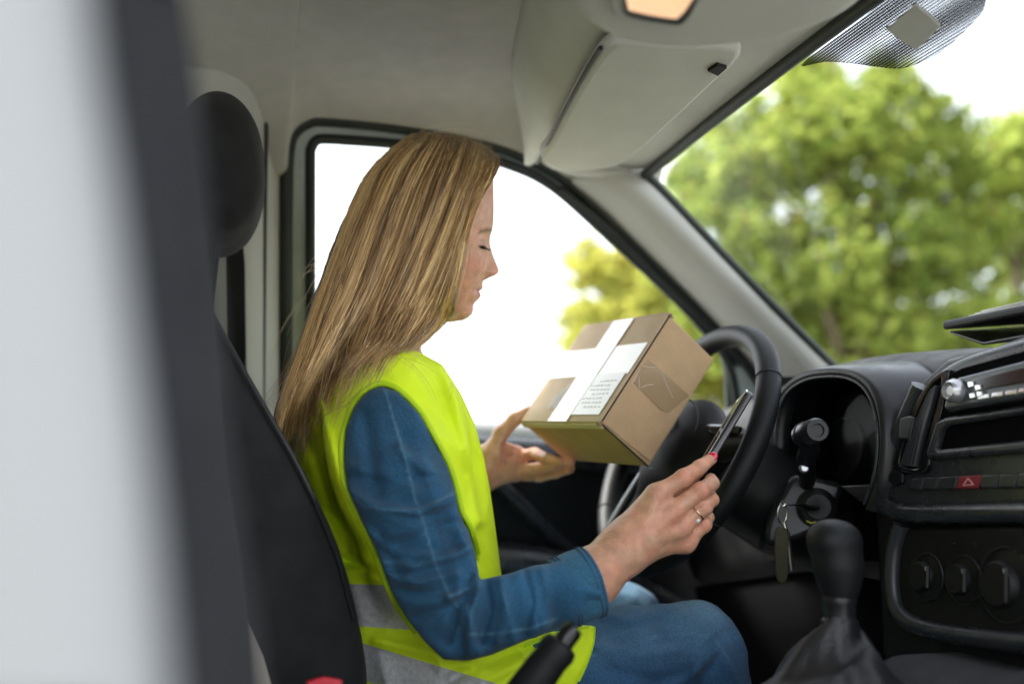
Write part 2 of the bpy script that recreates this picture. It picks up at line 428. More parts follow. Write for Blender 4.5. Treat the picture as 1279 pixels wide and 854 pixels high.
tree('tall green tree straight ahead through the windscreen, largest and nearest', gnd(1075, 10.5),
     [clump(*a) for a in [(1060, 190, 10.5, 105), (950, 205, 10.7, 85), (905, 290, 10.4, 85), (1135, 165, 10.5, 90), (1010, 130, 10.8, 60), (1100, 110, 10.6, 50),
      (1000, 330, 10.1, 95), (1110, 300, 10.2, 90), (1190, 330, 10.3, 70), (1060, 420, 10.3, 90), (930, 400, 10.5, 80), (1170, 430, 10.2, 80), (1180, 240, 10.7, 55), (868, 222, 10.9, 52), (925, 165, 10.8, 50), (1010, 105, 10.9, 45), (845, 330, 10.8, 45)]],
     21000, (.11, .18, .035), (.52, .57, .14), .08)
tree('darker green tree at the right edge of the windscreen', gnd(1290, 11.5),
     [clump(*a) for a in [(1255, 200, 11.0, 75), (1215, 290, 11.0, 55), (1325, 190, 11.5, 90), (1260, 280, 11.3, 60), (1330, 300, 11.5, 90), (1240, 420, 11.2, 60), (1320, 420, 11.2, 80)]],
     12000, (.11, .18, .035), (.48, .54, .13), .085)
tree('yellow green round tree seen through the driver window', gnd(800, 13.5),
     [clump(*a) for a in [(745, 335, 13.5, 50), (800, 370, 13.3, 75), (740, 410, 13.2, 48), (850, 420, 13.2, 70), (780, 450, 13.0, 75), (870, 345, 13.8, 45), (900, 480, 13, 70)]],
     12000, (.26, .30, .05), (.66, .62, .16), .08)
tree('dense dark tree low behind the dashboard hood', gnd(1130, 16),
     [clump(*a) for a in [(1000, 440, 16, 60), (1080, 400, 16, 70), (1160, 440, 16, 60), (1230, 410, 16, 55), (920, 460, 16, 60)]],
     10000, (.07, .11, .03), (.24, .32, .07), .10)
# ================================================================== van
van = empty('delivery_van', (0.2, .95, 0), 'white delivery van seen from inside its cab, black dashboard and grey roof lining', 'van')
SIDE = Plane((0, 2.035-.3*1.22, 1.22), (0, -1, -.3), (1, 0, 0))
def S3(px, py, off=0.0): return SIDE.hit(px, py, off)
WIN = crs([(388, 200), (389, 186), (394, 177), (404, 174), (440, 176), (480, 179), (560, 187), (600, 195), (640, 208), (672, 222), (705, 245), (760, 295), (820, 350), (870, 400), (905, 445), (917, 480), (920, 520), (918, 560), (760, 556), (600, 549), (480, 542), (420, 538), (390, 534), (388, 500), (388, 400), (388, 300)], 4, True)
OUTP = [(356, 620), (356, 400), (357, 230), (360, 182), (368, 163), (384, 152), (404, 149), (480, 156), (560, 168), (620, 182), (670, 202), (712, 228), (760, 272), (830, 342), (900, 414), (950, 474), (985, 540), (1000, 620)]
OUT = crs(OUTP, 4)
door = plate('door', [[(p[0], p[1]) for p in OUT], WIN], SIDE, -.03, .03, M['pale'], van, .004)
tag(door, 'closed driver door with large side window')
def side_tube(name, pts, off, r, m_, parent, flat=1.0, closed=False, n=8): return tube(name, [S3(p[0], p[1], off) for p in pts], r, m_, parent, n, flat, closed)
side_tube('window_seal', WIN, .002, .0085, M['seal'], door, closed=True)
side_tube('door_seal', OUT, .006, .0115, M['seal'], van)
side_tube('door_seal', crs([(700, 236), (760, 285), (825, 349), (890, 412), (925, 455)], 4), .01, .006, M['seal'], van)
gl = mk('window_glass', [S3(380, 165, -.022), S3(940, 165, -.022), S3(940, 570, -.022), S3(380, 570, -.022)], [[0, 1, 2, 3]], M['glass'], door, smooth=False)
tube('mirror_bracket', [S3(907, 425, -.01), S3(912, 470, -.01), S3(914, 520, -.01)], .012, M['seal'], door)
# lower door: ledge, panel, armrest, pocket line
LOW = [(280, 538), (420, 544), (600, 556), (760, 563), (930, 567), (1010, 600), (1010, 1100), (280, 1100)]
plate('door_panel', [LOW], SIDE, .0, .03, M['dash'], door, .004)
tube('door_ledge', crs([S3(300, 545, .02), S3(600, 565, .02), S3(760, 572, .02), S3(960, 582, .02)], 6), .028, M['stack'], door, 12)
tube('armrest', crs([S3(470, 700, .05), S3(620, 702, .05), S3(700, 712, .05), S3(790, 738, .045), S3(850, 765, .03), S3(900, 800, .01)], 6), [.035, .036, .036, .034, .028, .02], M['stack'], door, 14)
tube('door_trim', crs([S3(560, 590, .03), S3(615, 600, .035), S3(650, 630, .035), S3(690, 668, .035), S3(730, 700, .03)], 6), [.014, .016, .016, .014, .006], M['stack'], door, 10)
tube('door_trim', crs([S3(470, 684, .045), S3(620, 686, .05), S3(700, 694, .05), S3(780, 716, .045), S3(860, 756, .03)], 6), .006, M['silver'], door, 8)
# outer skin of the driver side below the glass, a body-coloured sill that shows at the window foot
tube('door_skin', [S3(300, 540, -.06), S3(600, 546, -.06), S3(930, 556, -.06)], .03, M['white'], door, 10)
plate('door_skin', [LOW], SIDE, -.09, .03, M['white'], door, .004)
# pillar behind the door
rows = []
for px, dy in ((120, -.12), (240, -.10), (300, -.085), (318, -.06), (336, -.03), (356, 0.012)):
    top = 84 if px < 330 else (92 if px < 350 else 150)
    rows.append([S3(px, y, -dy) for y in (top, top+22, 200, 300, 400, 500, 640)])
sheet('door_pillar', rows, M['trim'], van, .008, sub=2)
tube('pillar_groove', crs([S3(333, 120, .045), S3(330, 300, .045), S3(328, 520, .045)], 4), .004, M['seal'], van)
# seat belt webbing hanging down the pillar with its upper loop
plate('seat_belt', [[(282, 300), (303, 296), (306, 330), (308, 470), (284, 470)]], SIDE, .12, .003, M['black'], van, .001)
# roof lining
path = [np.array(S3(p[0], p[1], .012)) for p in OUT if p[1] < 232 and p[0] < 715]
first = path[0]; pts = [first*[0, 1, 1]+[-.6, 0, 0], first*[0, 1, 1]+[-.3, 0, 0]]+path
rows = []
for p in pts:
    z1 = 1.755
    rows.append([p, p+[0, -.025, .012], p+np.array([0, -.06, max(.025, (z1-p[2])*.6)]), np.array([p[0], p[1]-.13, max(z1-.012, p[2]+.03)]), np.array([p[0], 1.25, z1+.006]), np.array([p[0], .9, z1+.012]), np.array([p[0], .5, z1+.006]), np.array([p[0], .12, z1-.03])])
e = rows[-1]; rows.append([q+[.15, 0, -.01*(i < 3)] for i, q in enumerate(e)])
sheet('roof_lining', rows, M['liner'], van, .004, sub=2)
box('roof', (-1.3, .02, 1.80), (.66, 1.60, 1.82), M['white'], van, .008)
# rear bulkhead and floor
box('bulkhead', (-.62, .05, .5), (-.60, 1.72, 1.80), M['trim'], van, .004)
box('cab_floor', (-.6, .12, .46), (1.2, 1.70, .50), M['black'], van, .004)
# ---- windscreen and its surround
BOWS = lambda Y: .05*(1-((Y-.9)/.62)**2)
rows = []
for Y in np.linspace(1.50, .28, 9):
    b_ = BOWS(Y); t = np.array([.650-b_*.32, Y, 1.655]); q = np.array([1.03+b_*2, Y+.02*(Y-.9)/.6, 1.30])
    rows.append([t+(q-t)*s+np.array([.012, 0, .02])*4*s*(1-s) for s in np.linspace(0, 1, 6)])
ws = sheet('windscreen', rows, M['glass'], van)
BOWH = lambda Y: -.016*(1-((Y-.9)/.62)**2)
hl = [np.array([.644+BOWH(Y), Y, 1.648]) for Y in np.linspace(1.475, .28, 14)]
tube('windscreen_seal', hl, .0095, M['seal'], ws, 8)
# windscreen pillar on the driver side
A = [S3(p[0], p[1], .016) for p in [(706, 222), (735, 243), (765, 270), (830, 335), (900, 405), (955, 468), (1000, 540)]]
B = [W(806, 219, 1.47), W(820, 233, 1.475), W(842, 256, 1.48), W(900, 317, 1.49), W(965, 383, 1.50), W(1034, 452, 1.52), W(1110, 530, 1.53)]
rows = []
for s in np.linspace(0, 1, 6):
    rows.append([a*(1-s)+b*s+np.array([-.012, -.035, 0])*4*s*(1-s)*(1 if i else .4) for i, (a, b) in enumerate(zip(A, B))])
sheet('windscreen_pillar', rows, M['trim'], van, .006, sub=2)
tube('windscreen_seal', [p+np.array([0, -.004, 0]) for p in B], .0075, M['seal'], ws, 8)
# header shelf: rear face, underside, front trim
ceil = [WZ(p[0], p[1], 1.752) for p in ((668, 196), (648, 140), (636, 98), (644, 45), (662, -30), (700, -140))]
ceil[0] = W(666, 194, 1.475)
lip = [W(672, 203, 1.47), WZ(700, 152, 1.640), WZ(726, 105, 1.636), WZ(752, 58, 1.632), WZ(800, -20, 1.632), WZ(880, -150, 1.632)]
def mixr(a, b, s, bul): return [p*(1-s)+q*s+np.array(bul)*4*s*(1-s) for p, q in zip(a, b)]
rear = [mixr(ceil, lip, s, (-.018, 0, -.012)) for s in np.linspace(0, 1, 5)]
sheet('header_shelf', rear, M['visor'], van, .004, sub=1)
front = [np.array([.648+BOWH(Y), Y, 1.652]) for Y in np.linspace(1.475, .40, 6)]
und = [mixr(lip, front, s, (0, 0, .012)) for s in np.linspace(0, 1, 5)]
sheet('header_underside', und, M['visor'], van, .004, sub=1)
# far end cap that closes the shelf down to the pillar
sheet('header_end', [[W(666, 194, 1.475), W(690, 209, 1.48), W(720, 219, 1.485), W(760, 221, 1.485), W(808, 221, 1.482)], [W(672, 200, 1.46), W(692, 203, 1.46), W(722, 210, 1.465), W(765, 214, 1.47), W(806, 214, 1.47)]], M['visor'], van, .006)
VZ = Plane((.5, 1.1, 1.632), (.09, 0, -1), (0, 1, 0))
vis = plate('sun_visor', [crs([(675, 200), (688, 178), (712, 132), (738, 88), (757, 64), (785, 55), (850, 58), (915, 61), (926, 66), (922, 78), (904, 95), (860, 136), (800, 190), (775, 207), (740, 214), (700, 214)], 4, True)], VZ, .004, .020, M['visor'], van, .008)
plate('visor_clip', [[(884, 90), (896, 82), (908, 86), (897, 96)]], VZ, .022, .006, M['black'], vis, .001)
tube('visor_seam', [VZ.hit(*p, .018) for p in ((671, 204), (686, 178), (710, 130), (735, 84), (750, 60))], .0028, M['seal'], vis)
# overhead console with reading lamp
OC = Plane((.5, .95, 1.612), (.06, 0, -1), (0, 1, 0))
oc = plate('overhead_console', [crs([(700, -34), (714, 10), (736, 38), (775, 55), (830, 63), (900, 62), (970, 52), (1030, 33), (1078, 6), (1110, -40), (1100, -140), (720, -140)], 4, True)], OC, 0, .05, M['visor'], van, .015)
def onoc(px, py, o): return OC.hit(px, py, o)
LB = crs([(770, -30), (767, 14), (776, 25), (825, 35), (856, 34), (874, 12), (890, -30)], 3, True)
lamp = plate('reading_lamp', [LB], OC, .045, .014, M['trim'], van, .004)
lensm = mat('lamp_lens', (.55, .38, .28), .15, coat=.5, emis=((1, .55, .3), .22), bump=.6, bscale=160)
plate('lamp_lens', [crs([(786, -20), (784, 8), (790, 16), (838, 25), (850, 22), (862, 6), (872, -20)], 3, True)], OC, .055, .010, lensm, lamp, .003)
tube('lamp_gasket', [onoc(p[0], p[1], .060) for p in crs([(784, -20), (781, 9), (789, 19), (839, 28), (853, 25), (866, 6), (876, -20)], 3)], .002, M['seal'], lamp)
# tinted band with fine dots and the sensor sticker at the top of the windscreen
WSP = Plane(W(1100, 60, .84)*0+np.array([.70, .8, 1.60]), (-.68, 0, -.73), (0, -1, 0))
dm = bpy.data.materials.new('dotted_tint'); dm.use_nodes = True; nt = dm.node_tree; nt.nodes.remove(nt.nodes['Principled BSDF'])
tc = nt.nodes.new('ShaderNodeTexCoord'); vo = nt.nodes.new('ShaderNodeTexVoronoi'); vo.inputs['Scale'].default_value = 340; vo.inputs['Randomness'].default_value = 0
mp = nt.nodes.new('ShaderNodeMapping'); mp.inputs['Rotation'].default_value = (0, math.radians(43), 0)
nt.links.new(tc.outputs['Object'], mp.inputs[0]); nt.links.new(mp.outputs[0], vo.inputs['Vector'])
lt = nt.nodes.new('ShaderNodeMath'); lt.operation = 'LESS_THAN'; lt.inputs[1].default_value = .50; nt.links.new(vo.outputs['Distance'], lt.inputs[0])
df = nt.nodes.new('ShaderNodeBsdfDiffuse'); df.inputs[0].default_value = (.022, .024, .024, 1); tr = nt.nodes.new('ShaderNodeBsdfTransparent'); tr.inputs[0].default_value = (.9, .9, .9, 1)
mx = nt.nodes.new('ShaderNodeMixShader'); nt.links.new(lt.outputs[0], mx.inputs[0]); nt.links.new(tr.outputs[0], mx.inputs[1]); nt.links.new(df.outputs[0], mx.inputs[2]); nt.links.new(mx.outputs[0], nt.nodes['Material Output'].inputs[0])
plate('tinted_band', [crs([(1000, 82), (1030, 78), (1065, 80), (1110, 86), (1135, 84), (1175, 66), (1215, 30), (1230, 8), (1232, -30), (1235, -90), (1190, -85), (1100, 4), (1046, 46)], 3, True)], WSP, .0, .002, dm, ws, .0003)
plate('sensor_patch', [crs([(1107, 38), (1112, 33), (1138, 10), (1145, 8), (1170, 30), (1172, 36), (1148, 60), (1140, 61)], 2, True)], WSP, .003, .004, M['trim'], ws, .001)
# ---- dashboard
DP = [(1.10, 1.27), (1.04, 1.318), (.96, 1.325), (.89, 1.322), (.855, 1.308), (.838, 1.28), (.835, 1.22), (.84, 1.10), (.85, 1.02), (.88, .93), (.93, .84), (.98, .6)]
rows = []
for Y, dz in ((1.68, -.06), (1.60, -.045), (1.45, -.022), (1.36, -.004), (1.25, .004), (1.08, -.006), (.95, -.022), (.8, -.045), (.6, -.075), (.3, -.11), (.16, -.14)):
    rows.append([np.array([x-.03*(abs(Y-.9)/.7)**2, Y, z+dz]) for x, z in DP])
dash = sheet('dashboard', [r[:9] for r in rows], M['dash'], van, .01, sub=1)
sheet('knee_panel', [[q+[.004*(k == 0), 0, 0] for k, q in enumerate(r[8:])] for r in rows], M['void'], dash, .008)  # lower dashboard in a darker material, footwell shade put into its colour
# instrument binnacle
IP = Plane((.745, 1.15, 1.22), (-1, 0, .10), (0, -1, 0))
arch = crs([(966, 640), (963, 580), (965, 530), (976, 492), (1000, 472), (1030, 465), (1062, 467), (1086, 482), (1100, 512), (1104, 555), (1099, 600), (1085, 640)], 5)
a3 = [IP.hit(p[0], p[1], 0) for p in arch]
cen = np.mean(a3, 0)
rows = [[p+(cen-p)*.10+[.02, 0, 0] for p in a3], [p+(cen-p)*.02+[-.004, 0, 0] for p in a3], [p+[0, 0, .004] for p in a3], [p+(p-cen)*.10+[.03, 0, .004] for p in a3], [p+(p-cen)*.16+[.12, 0, .005] for p in a3]]
sheet('instrument_hood', rows, M['dash2'], dash, .006, sub=1)
rows = [[p+(cen-p)*.10+[.02, 0, 0] for p in a3], [p+(cen-p)*.22+[.085, 0, 0] for p in a3]]
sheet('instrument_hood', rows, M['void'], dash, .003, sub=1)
tube('hood_highlight', [p+(cen-p)*.085+np.array([-.001, 0, 0]) for p in a3], .0022, M['stack'], dash, 8)  # thin paler tube added as the highlight inside the hood edge
ins = plate('instrument_panel', [[(952, 700), (955, 470), (1115, 470), (1105, 700)]], IP, -.095, .006, M['void'], dash, .001)
for (px, py, r_) in ((1000, 560, .045), (1062, 560, .045)):
    lathe('gauge', IP.hit(px, py, -.088), IP.N, [(r_, 0), (r_, .012), (r_-.004, .014), (r_-.005, .004), (.001, .003)], M['dash2'], ins, 32)
tube('pale_cluster_mark', [IP.hit(1022, 482, -.06), IP.hit(1030, 484, -.06)], .0018, M['silver'], ins)  # small pale mark on the instrument panel
mk('panel_glass', [IP.hit(p[0], p[1], -.05) for p in [(970, 640), (972, 500), (1000, 478), (1065, 474), (1096, 520), (1090, 640)]], [[0, 1, 2, 3, 4, 5]], glass_mat('panel_glass', (.8, .8, .8), .006), ins, smooth=False)
# centre stack
CP = Plane((.758, 1.05, 1.15), (-1, 0, .10), (0, -1, 0))
STK = crs([(1230, 434), (1195, 447), (1166, 466), (1142, 500), (1120, 550), (1104, 592), (1100, 612), (1110, 630), (1140, 638)], 4)+[(1420, 632), (1420, 370), (1290, 416)]
stack = plate('centre_console', [STK], CP, -.05, .058, M['stack'], van, .010)
plate('console_side', [[(1240, 430), (1180, 446), (1130, 490), (1096, 570), (1090, 640), (1100, 860), (1450, 900), (1450, 350)]], CP, -.10, .09, M['dash'], stack, .012)
tube('console_rim', [CP.hit(p[0], p[1], .004) for p in crs([(1150, 482), (1122, 545), (1101, 595), (1099, 614), (1108, 632), (1140, 641), (1210, 641), (1420, 637)], 5)], .011, M['stack'], stack, 12)
def cplate(name, pts, off, th, m_, parent, bev=.002, s=0): return plate(name, [crs(pts, s, True) if s else pts], CP, off, th, m_, parent, bev)
vent = plate('air_vent', [crs([(1178, 462), (1184, 466), (1178, 500), (1163, 560), (1154, 590), (1120, 588), (1115, 578), (1125, 545), (1142, 505), (1160, 476)], 4, True), crs([(1172, 474), (1175, 476), (1170, 505), (1155, 555), (1147, 583), (1126, 581), (1123, 574), (1132, 545), (1147, 510), (1161, 484)], 4, True)], CP, .006, .008, M['gloss'], van, .002)
cplate('vent_shade_plate', [(1176, 470), (1150, 588), (1120, 584), (1135, 530), (1155, 485)], .0062, .002, M['void'], vent, .0005)  # flat black plate, shade of the vent opening put into its colour
for i in range(5):
    t = i/4; a = (1165+t*7, 488-t*6); b = (1129+t*16, 580+t*2)
    tube('vent_slat', crs([CP.hit(a[0], a[1], .012), CP.hit((a[0]+b[0])/2-2, (a[1]+b[1])/2-1, .015), CP.hit(b[0], b[1], .012)], 4), .0024, M['stack'], vent, 6, 2.2, up=(-1, 0, 0))
cplate('vent_tab', [(1124, 522), (1134, 519), (1141, 521), (1135, 549), (1121, 548)], .014, .008, M['dash2'], vent, .002)
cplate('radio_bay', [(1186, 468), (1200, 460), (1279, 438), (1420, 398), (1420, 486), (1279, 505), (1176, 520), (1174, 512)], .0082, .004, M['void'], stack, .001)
radio = cplate('radio', [(1183, 478), (1196, 471), (1279, 450), (1420, 414), (1420, 478), (1279, 496), (1181, 513), (1178, 508)], .010, .014, M['radio'], van, .004)
cplate('radio_display', [(1213, 474), (1279, 458), (1420, 424), (1420, 458), (1279, 478), (1216, 488)], .0225, .003, M['gloss'], radio, .001)
lathe('radio_knob', CP.hit(1197, 489, .022), CP.N, [(.0130, 0), (.0130, .008), (.010, .013), (.009, .014), (.005, .011), (.001, .011)], M['silver'], radio)
for (px, py) in ((1212, 480), (1221, 484), (1214, 494), (1223, 492)):
    cplate('radio_button', [(px-4, py-3), (px+3, py-4), (px+4, py+2), (px-3, py+4)], .0235, .004, M['chrome'], radio, .0008)
for i in range(6):
    x = 1222+i*17; y = 497-i*2.6
    cplate('radio_button', [(x, y-4), (x+13, y-6), (x+12, y), (x-2, y+2)], .0235, .003, M['chrome'], radio, .0008)
plate('storage_slot', [[(1167, 526), (1180, 520), (1279, 506), (1420, 486), (1420, 560), (1279, 564), (1158, 574), (1155, 566)], [(1175, 537), (1182, 531), (1279, 516), (1410, 496), (1410, 545), (1279, 549), (1172, 561), (1169, 557)]], CP, .007, .010, M['stack'], stack, .004)
cplate('slot_shade_plate', [(1172, 530), (1412, 492), (1412, 550), (1166, 563)], .0082, .001, M['void'], stack, .0003)  # flat black plate, shade of a deep slot put into its colour
cplate('side_button', [(1110, 592), (1118, 586), (1127, 592), (1126, 602), (1117, 607), (1109, 601)], .008, .006, M['dash'], stack, .002)
xs = [1135, 1153, 1171, 1195, 1223, 1246, 1269, 1292, 1315]
for i in range(8):
    a, b = xs[i]+.8, xs[i+1]-.8; f = lambda x, k: (597-(x-1135)*.045) if k else (611-(x-1135)*.02)
    hz = (i == 3)
    o = cplate('hazard_button' if hz else 'dash_button', [(a+2, f(a, 1)), (b+2, f(b, 1)), (b-2, f(b, 0)), (a-2, f(a, 0))], .0075, .006, M['red'] if hz else M['stack'], stack, .0015)
    if hz:
        for q in (((1203, 606), (1209, 597)), ((1209, 597), (1216, 605)), ((1203, 606), (1216, 605))):
            tube('triangle_mark', [CP.hit(*q[0], .0136), CP.hit(*q[1], .0136)], .0007, M['mark'], o, 5)
# climate panel
CL = crs([(1128, 660), (1121, 690), (1120, 735), (1130, 765), (1165, 780), (1230, 790), (1290, 797)], 4)+[(1420, 800), (1420, 655)]
clim = cplate('climate_panel', CL, -.008, .014, M['black'], van, .004)
tube('climate_rim', [CP.hit(p[0], p[1], .008) for p in crs([(1126, 655), (1117, 690), (1116, 738), (1127, 770), (1165, 787), (1230, 797), (1290, 803), (1420, 806)], 5)], .010, M['stack'], clim, 12)
for (px, py, r_) in ((1158, 720, .021), (1204, 724, .021), (1256, 730, .030)):
    k = lathe('climate_knob', CP.hit(px, py, .004), CP.N, [(r_*1.25, 0), (r_*1.25, .003), (r_*1.12, .004), (r_*.8, .005), (r_*.74, .011), (r_*.68, .013), (.001, .013)], M['dash'], clim)
    tube('knob_ring', [CP.hit(px, py, .009)+r_*1.2*(math.cos(t)*CP.U+math.sin(t)*CP.V) for t in np.linspace(0, 2*math.pi, 41)[:-1]], .0011, M['dash2'], clim, 6, closed=True)
    c = CP.hit(px, py, .018); tube('knob_pointer', [c-CP.V*r_*.55, c+CP.V*r_*.55], .0025, M['dash'], clim, 6)
    q = c+CP.V*r_*.5+CP.N*.002; tube('knob_mark', [q, q-CP.V*.004], .0009, M['silver'], clim, 5)
for (px, py) in ((1190, 678), (1217, 680)): lathe('climate_lamp', CP.hit(px, py, .006), CP.N, [(.0035, 0), (.003, .002), (.001, .0022)], M['dash'], clim, 12)
# ---- steering wheel
WC = np.array([.6114, 1.29, 1.1963]); T_ = .4613; YW = .0783
Rz = np.array([[math.cos(YW), -math.sin(YW), 0], [math.sin(YW), math.cos(YW), 0], [0, 0, 1]])
WU = Rz@np.array([0, 1, 0.]); WV = Rz@np.array([math.sin(T_), 0, math.cos(T_)]); WN = np.cross(WU, WV)
if WN[0] > 0: WN = -WN
RR = .1785
ang = np.linspace(0, 2*math.pi, 97)[:-1]
rim = [WC+RR*(math.cos(a)*WU+math.sin(a)*WV)+WN*.0 for a in ang]
wheel = tube('steering_wheel', rim, .0162, M['leather'], van, 16, 1.0, True, up=WN)
for r2, off in ((.0183, 0),):
    pass
for a in (.55, math.pi-.55, 3.75, 5.67):   # stitched joints of the leather
    c = WC+RR*(math.cos(a)*WU+math.sin(a)*WV); tdir = -math.sin(a)*WU+math.cos(a)*WV; rad = math.cos(a)*WU+math.sin(a)*WV
    tube('rim_joint', [c+.0163*(math.cos(t)*rad+math.sin(t)*WN) for t in np.linspace(0, 2*math.pi, 25)[:-1]], .0012, M['seal'], wheel, 6, closed=True)
def wl(u, v, n): return WC+WU*u+WV*v+WN*n
def wfield(h=.003):
    return Field(WC-.21, WC+.21, h)
FR = np.stack([WU, WV, WN])
f_ = wfield()
f_.ball(wl(0, .005, -.005), (.082, .070, .040), 0, FR); f_.ball(wl(0, -.03, -.008), (.07, .05, .034), .03, FR)
for s in (-1, 1):
    f_.cone(wl(s*.05, 0, -.008), wl(s*.165, .0, -.004), .024, .015, .03)
    f_.cone(wl(s*.03, -.04, -.012), wl(s*.095, -.148, -.004), .022, .013, .03)
V, F = f_.mesh()
pad = mk('hub_pad', V, F, M['leather'], wheel)
tube('pad_seam', [wl(.066*math.cos(t), .006+.055*math.sin(t), .030-.006*abs(math.cos(t))) for t in np.linspace(0, 2*math.pi, 49)[:-1]], .0015, M['seal'], pad, 6, closed=True)
for s in (-1, 1):
    tube('spoke_trim', crs([wl(s*.052, -.045, .018), wl(s*.078, -.09, .014), wl(s*.100, -.140, .013)], 5), [.005, .008, .006], M['radio'], pad, 10, .5, up=WN)
    tube('spoke_trim', crs([wl(s*.078, .018, .016), wl(s*.115, .013, .014), wl(s*.155, .012, .012)], 5), [.005, .009, .005], M['gloss'], pad, 10, .5, up=WN)
lathe('hub_badge', wl(0, .01, .033), WN, [(.022, 0), (.022, .003), (.019, .004), (.001, .005)], M['silver'], pad)
# column, stalks, ignition
end = np.array([.86, 1.27, 1.075])
col_ = tube('steering_column', [WC-WN*.02, WC-WN*.06, WC*.4+end*.6-[0, 0, .01], end], [.050, .066, .072, .070], M['dash'], van, 24)
CO = Plane(W(1010, 620, 1.17), (-.45, -1, .15), (1, -.4, 0))
hs_ = plate('column_shroud', [crs([(958, 650), (978, 612), (990, 594), (1008, 593), (1045, 601), (1053, 608), (1050, 622), (1036, 648), (1022, 662), (990, 676), (958, 680)], 3, True)], CO, -.10, .10, M['dash2'], col_, .008)
ig = lathe('ignition_lock', CO.hit(1020, 634, .001), CO.N, [(.026, 0), (.026, .004), (.022, .008), (.017, .010), (.016, .014), (.004, .014), (.001, .012)], M['dash'], col_)
tube('lock_mark', [CO.hit(1013, 622, .010), CO.hit(1021, 619, .010), CO.hit(1028, 624, .010)], .0009, mat('yellow_print', (.5, .45, .05), .5), col_, 5)
tube('lock_mark', [CO.hit(1007, 650, .010), CO.hit(1013, 653, .010), CO.hit(1019, 652, .010)], .0010, bpy.data.materials['yellow_print'], col_, 5)
st0 = W(1008, 602, 1.17); st1 = W(1011, 560, 1.10)
stalk = tube('wiper_stalk', crs([W(1000, 612, 1.22), st0, W(1007, 575, 1.12), st1, W(1008, 548, 1.09)], 5), [.011, .010, .012, .013, .013], M['dash'], van, 14)
kb = W(1004, 543, 1.105); ke = W(1021, 537, 1.05); kd = ke-kb
lathe('stalk_knob', kb-kd*.25, kd, [(.009, 0), (.0135, .006), (.0142, .018), (.0135, .020), (.0150, .022), (.0152, np.linalg.norm(kd)*1.2), (.0128, np.linalg.norm(kd)*1.2+.004), (.0080, np.linalg.norm(kd)*1.2+.004), (.0072, np.linalg.norm(kd)*1.2+.001), (.001, np.linalg.norm(kd)*1.2+.001)], M['dash2'], stalk)
lathe('stalk_ring', kb+kd*.1, kd, [(.0155, 0), (.0158, .001), (.0158, .006), (.0155, .007)], M['black'], stalk)
lathe('trip_button', W(1003, 585, 1.12), (-.3, -1, .1), [(.006, 0), (.006, .006), (.004, .008), (.001, .008)], M['silver'], stalk, 14)
# plate added beside the stack to catch light by the knee panel
plate('light_catcher', [[(1048, 606), (1085, 604), (1098, 616), (1090, 624), (1070, 624)]], Plane(W(1070, 615, 1.10), (-1, -.3, .3), (0, -1, 0)), 0, .01, M['dash2'], dash, .003)
# keys
kp = W(978, 640, 1.13)
keys = empty('keys', kp, 'bunch of keys on a steel ring with an olive leather fob, hanging from the ignition', 'keys')
ringc = W(977, 641, 1.13)
tube('key_ring', [ringc+.0125*(math.cos(t)*RT*.55+math.sin(t)*UP)+FW*.004*math.cos(t) for t in np.linspace(0, 2*math.pi, 33)[:-1]], .0012, M['steel'], keys, 8, closed=True)
tube('key_ring', [ringc+UP*.0125+RT*.001+(.003*(math.cos(t)*RT+math.sin(t)*UP)) for t in np.linspace(0, 2*math.pi, 17)[:-1]], .0010, M['steel'], keys, 6, closed=True)
tube('clasp', [W(979, 652, 1.13), W(982, 663, 1.13), W(981, 672, 1.13)], [.002, .003, .0012], M['steel'], keys, 8)
FPn = Plane(W(976, 690, 1.135), -FW, RT)
plate('fob', [crs([(969, 662), (984, 662), (985, 700), (984, 722), (977, 729), (970, 722), (968, 700)], 3, True)], FPn, 0, .004, mat('olive_leather', (.028, .026, .008), .5, bump=.3), keys, .0015)
for i, (a, b) in enumerate((((984, 664), (990, 712)), ((979, 664), (971, 716)))):
    tube('key', [W(*a, 1.145), W(*b, 1.145)], .0028, M['steel'], keys, 6, .35)
tube('key', [CO.hit(1020, 634, .012), CO.hit(1012, 634, .03), CO.hit(1000, 630, .035), W(979, 631, 1.13)], [.005, .009, .004, .0012], M['dash'], keys, 8, .4)
# ---- gear lever
gl_ = part_empty('gear_lever', W(1035, 860, .90), van)
f_ = Field(W(1045, 700, .88)-.11, W(1045, 700, .88)+.11, .0025)
G = lambda px, py, y=.88: W(px, py, y)
f_.cone(G(1031, 672), G(1053, 674), .0155, .0155, 0, 1.3); f_.cone(G(1042, 680), G(1047, 708), .0235, .0215, .010); f_.cone(G(1047, 708), G(1049, 728), .0215, .0160, .014); f_.cone(G(1049, 728), G(1049, 748), .0160, .0140, .012)
V, F = f_.mesh(); mk('knob', V, F, M['leather'], gl_)
lathe('collar', G(1048, 742), G(1049, 785)-G(1048, 738), [(.0150, 0), (.0165, .003), (.0165, .008), (.0155, .010), (.0155, .022), (.0180, .025), (.019, .045), (.001, .045)], M['dash2'], gl_, 24)
rows = []
c0 = G(1049, 778); c1 = G(1035, 885)
for i, s in enumerate(np.linspace(0, 1, 14)):
    c = c0+(c1-c0)*s; r_ = .018+.085*s**1.35
    rows.append([c+r_*(1+.10*math.sin(6*t+s*5)*s*2*(1-s*.4)+.07*math.sin(11*t-3*s)*s)*np.array([math.cos(t), math.sin(t)*.9, 0])+np.array([0, 0, .008*math.sin(9*s+2*t)]) for t in np.linspace(0, 2*math.pi, 61)])
sheet('gaiter', rows, M['boot'], gl_, sub=1)
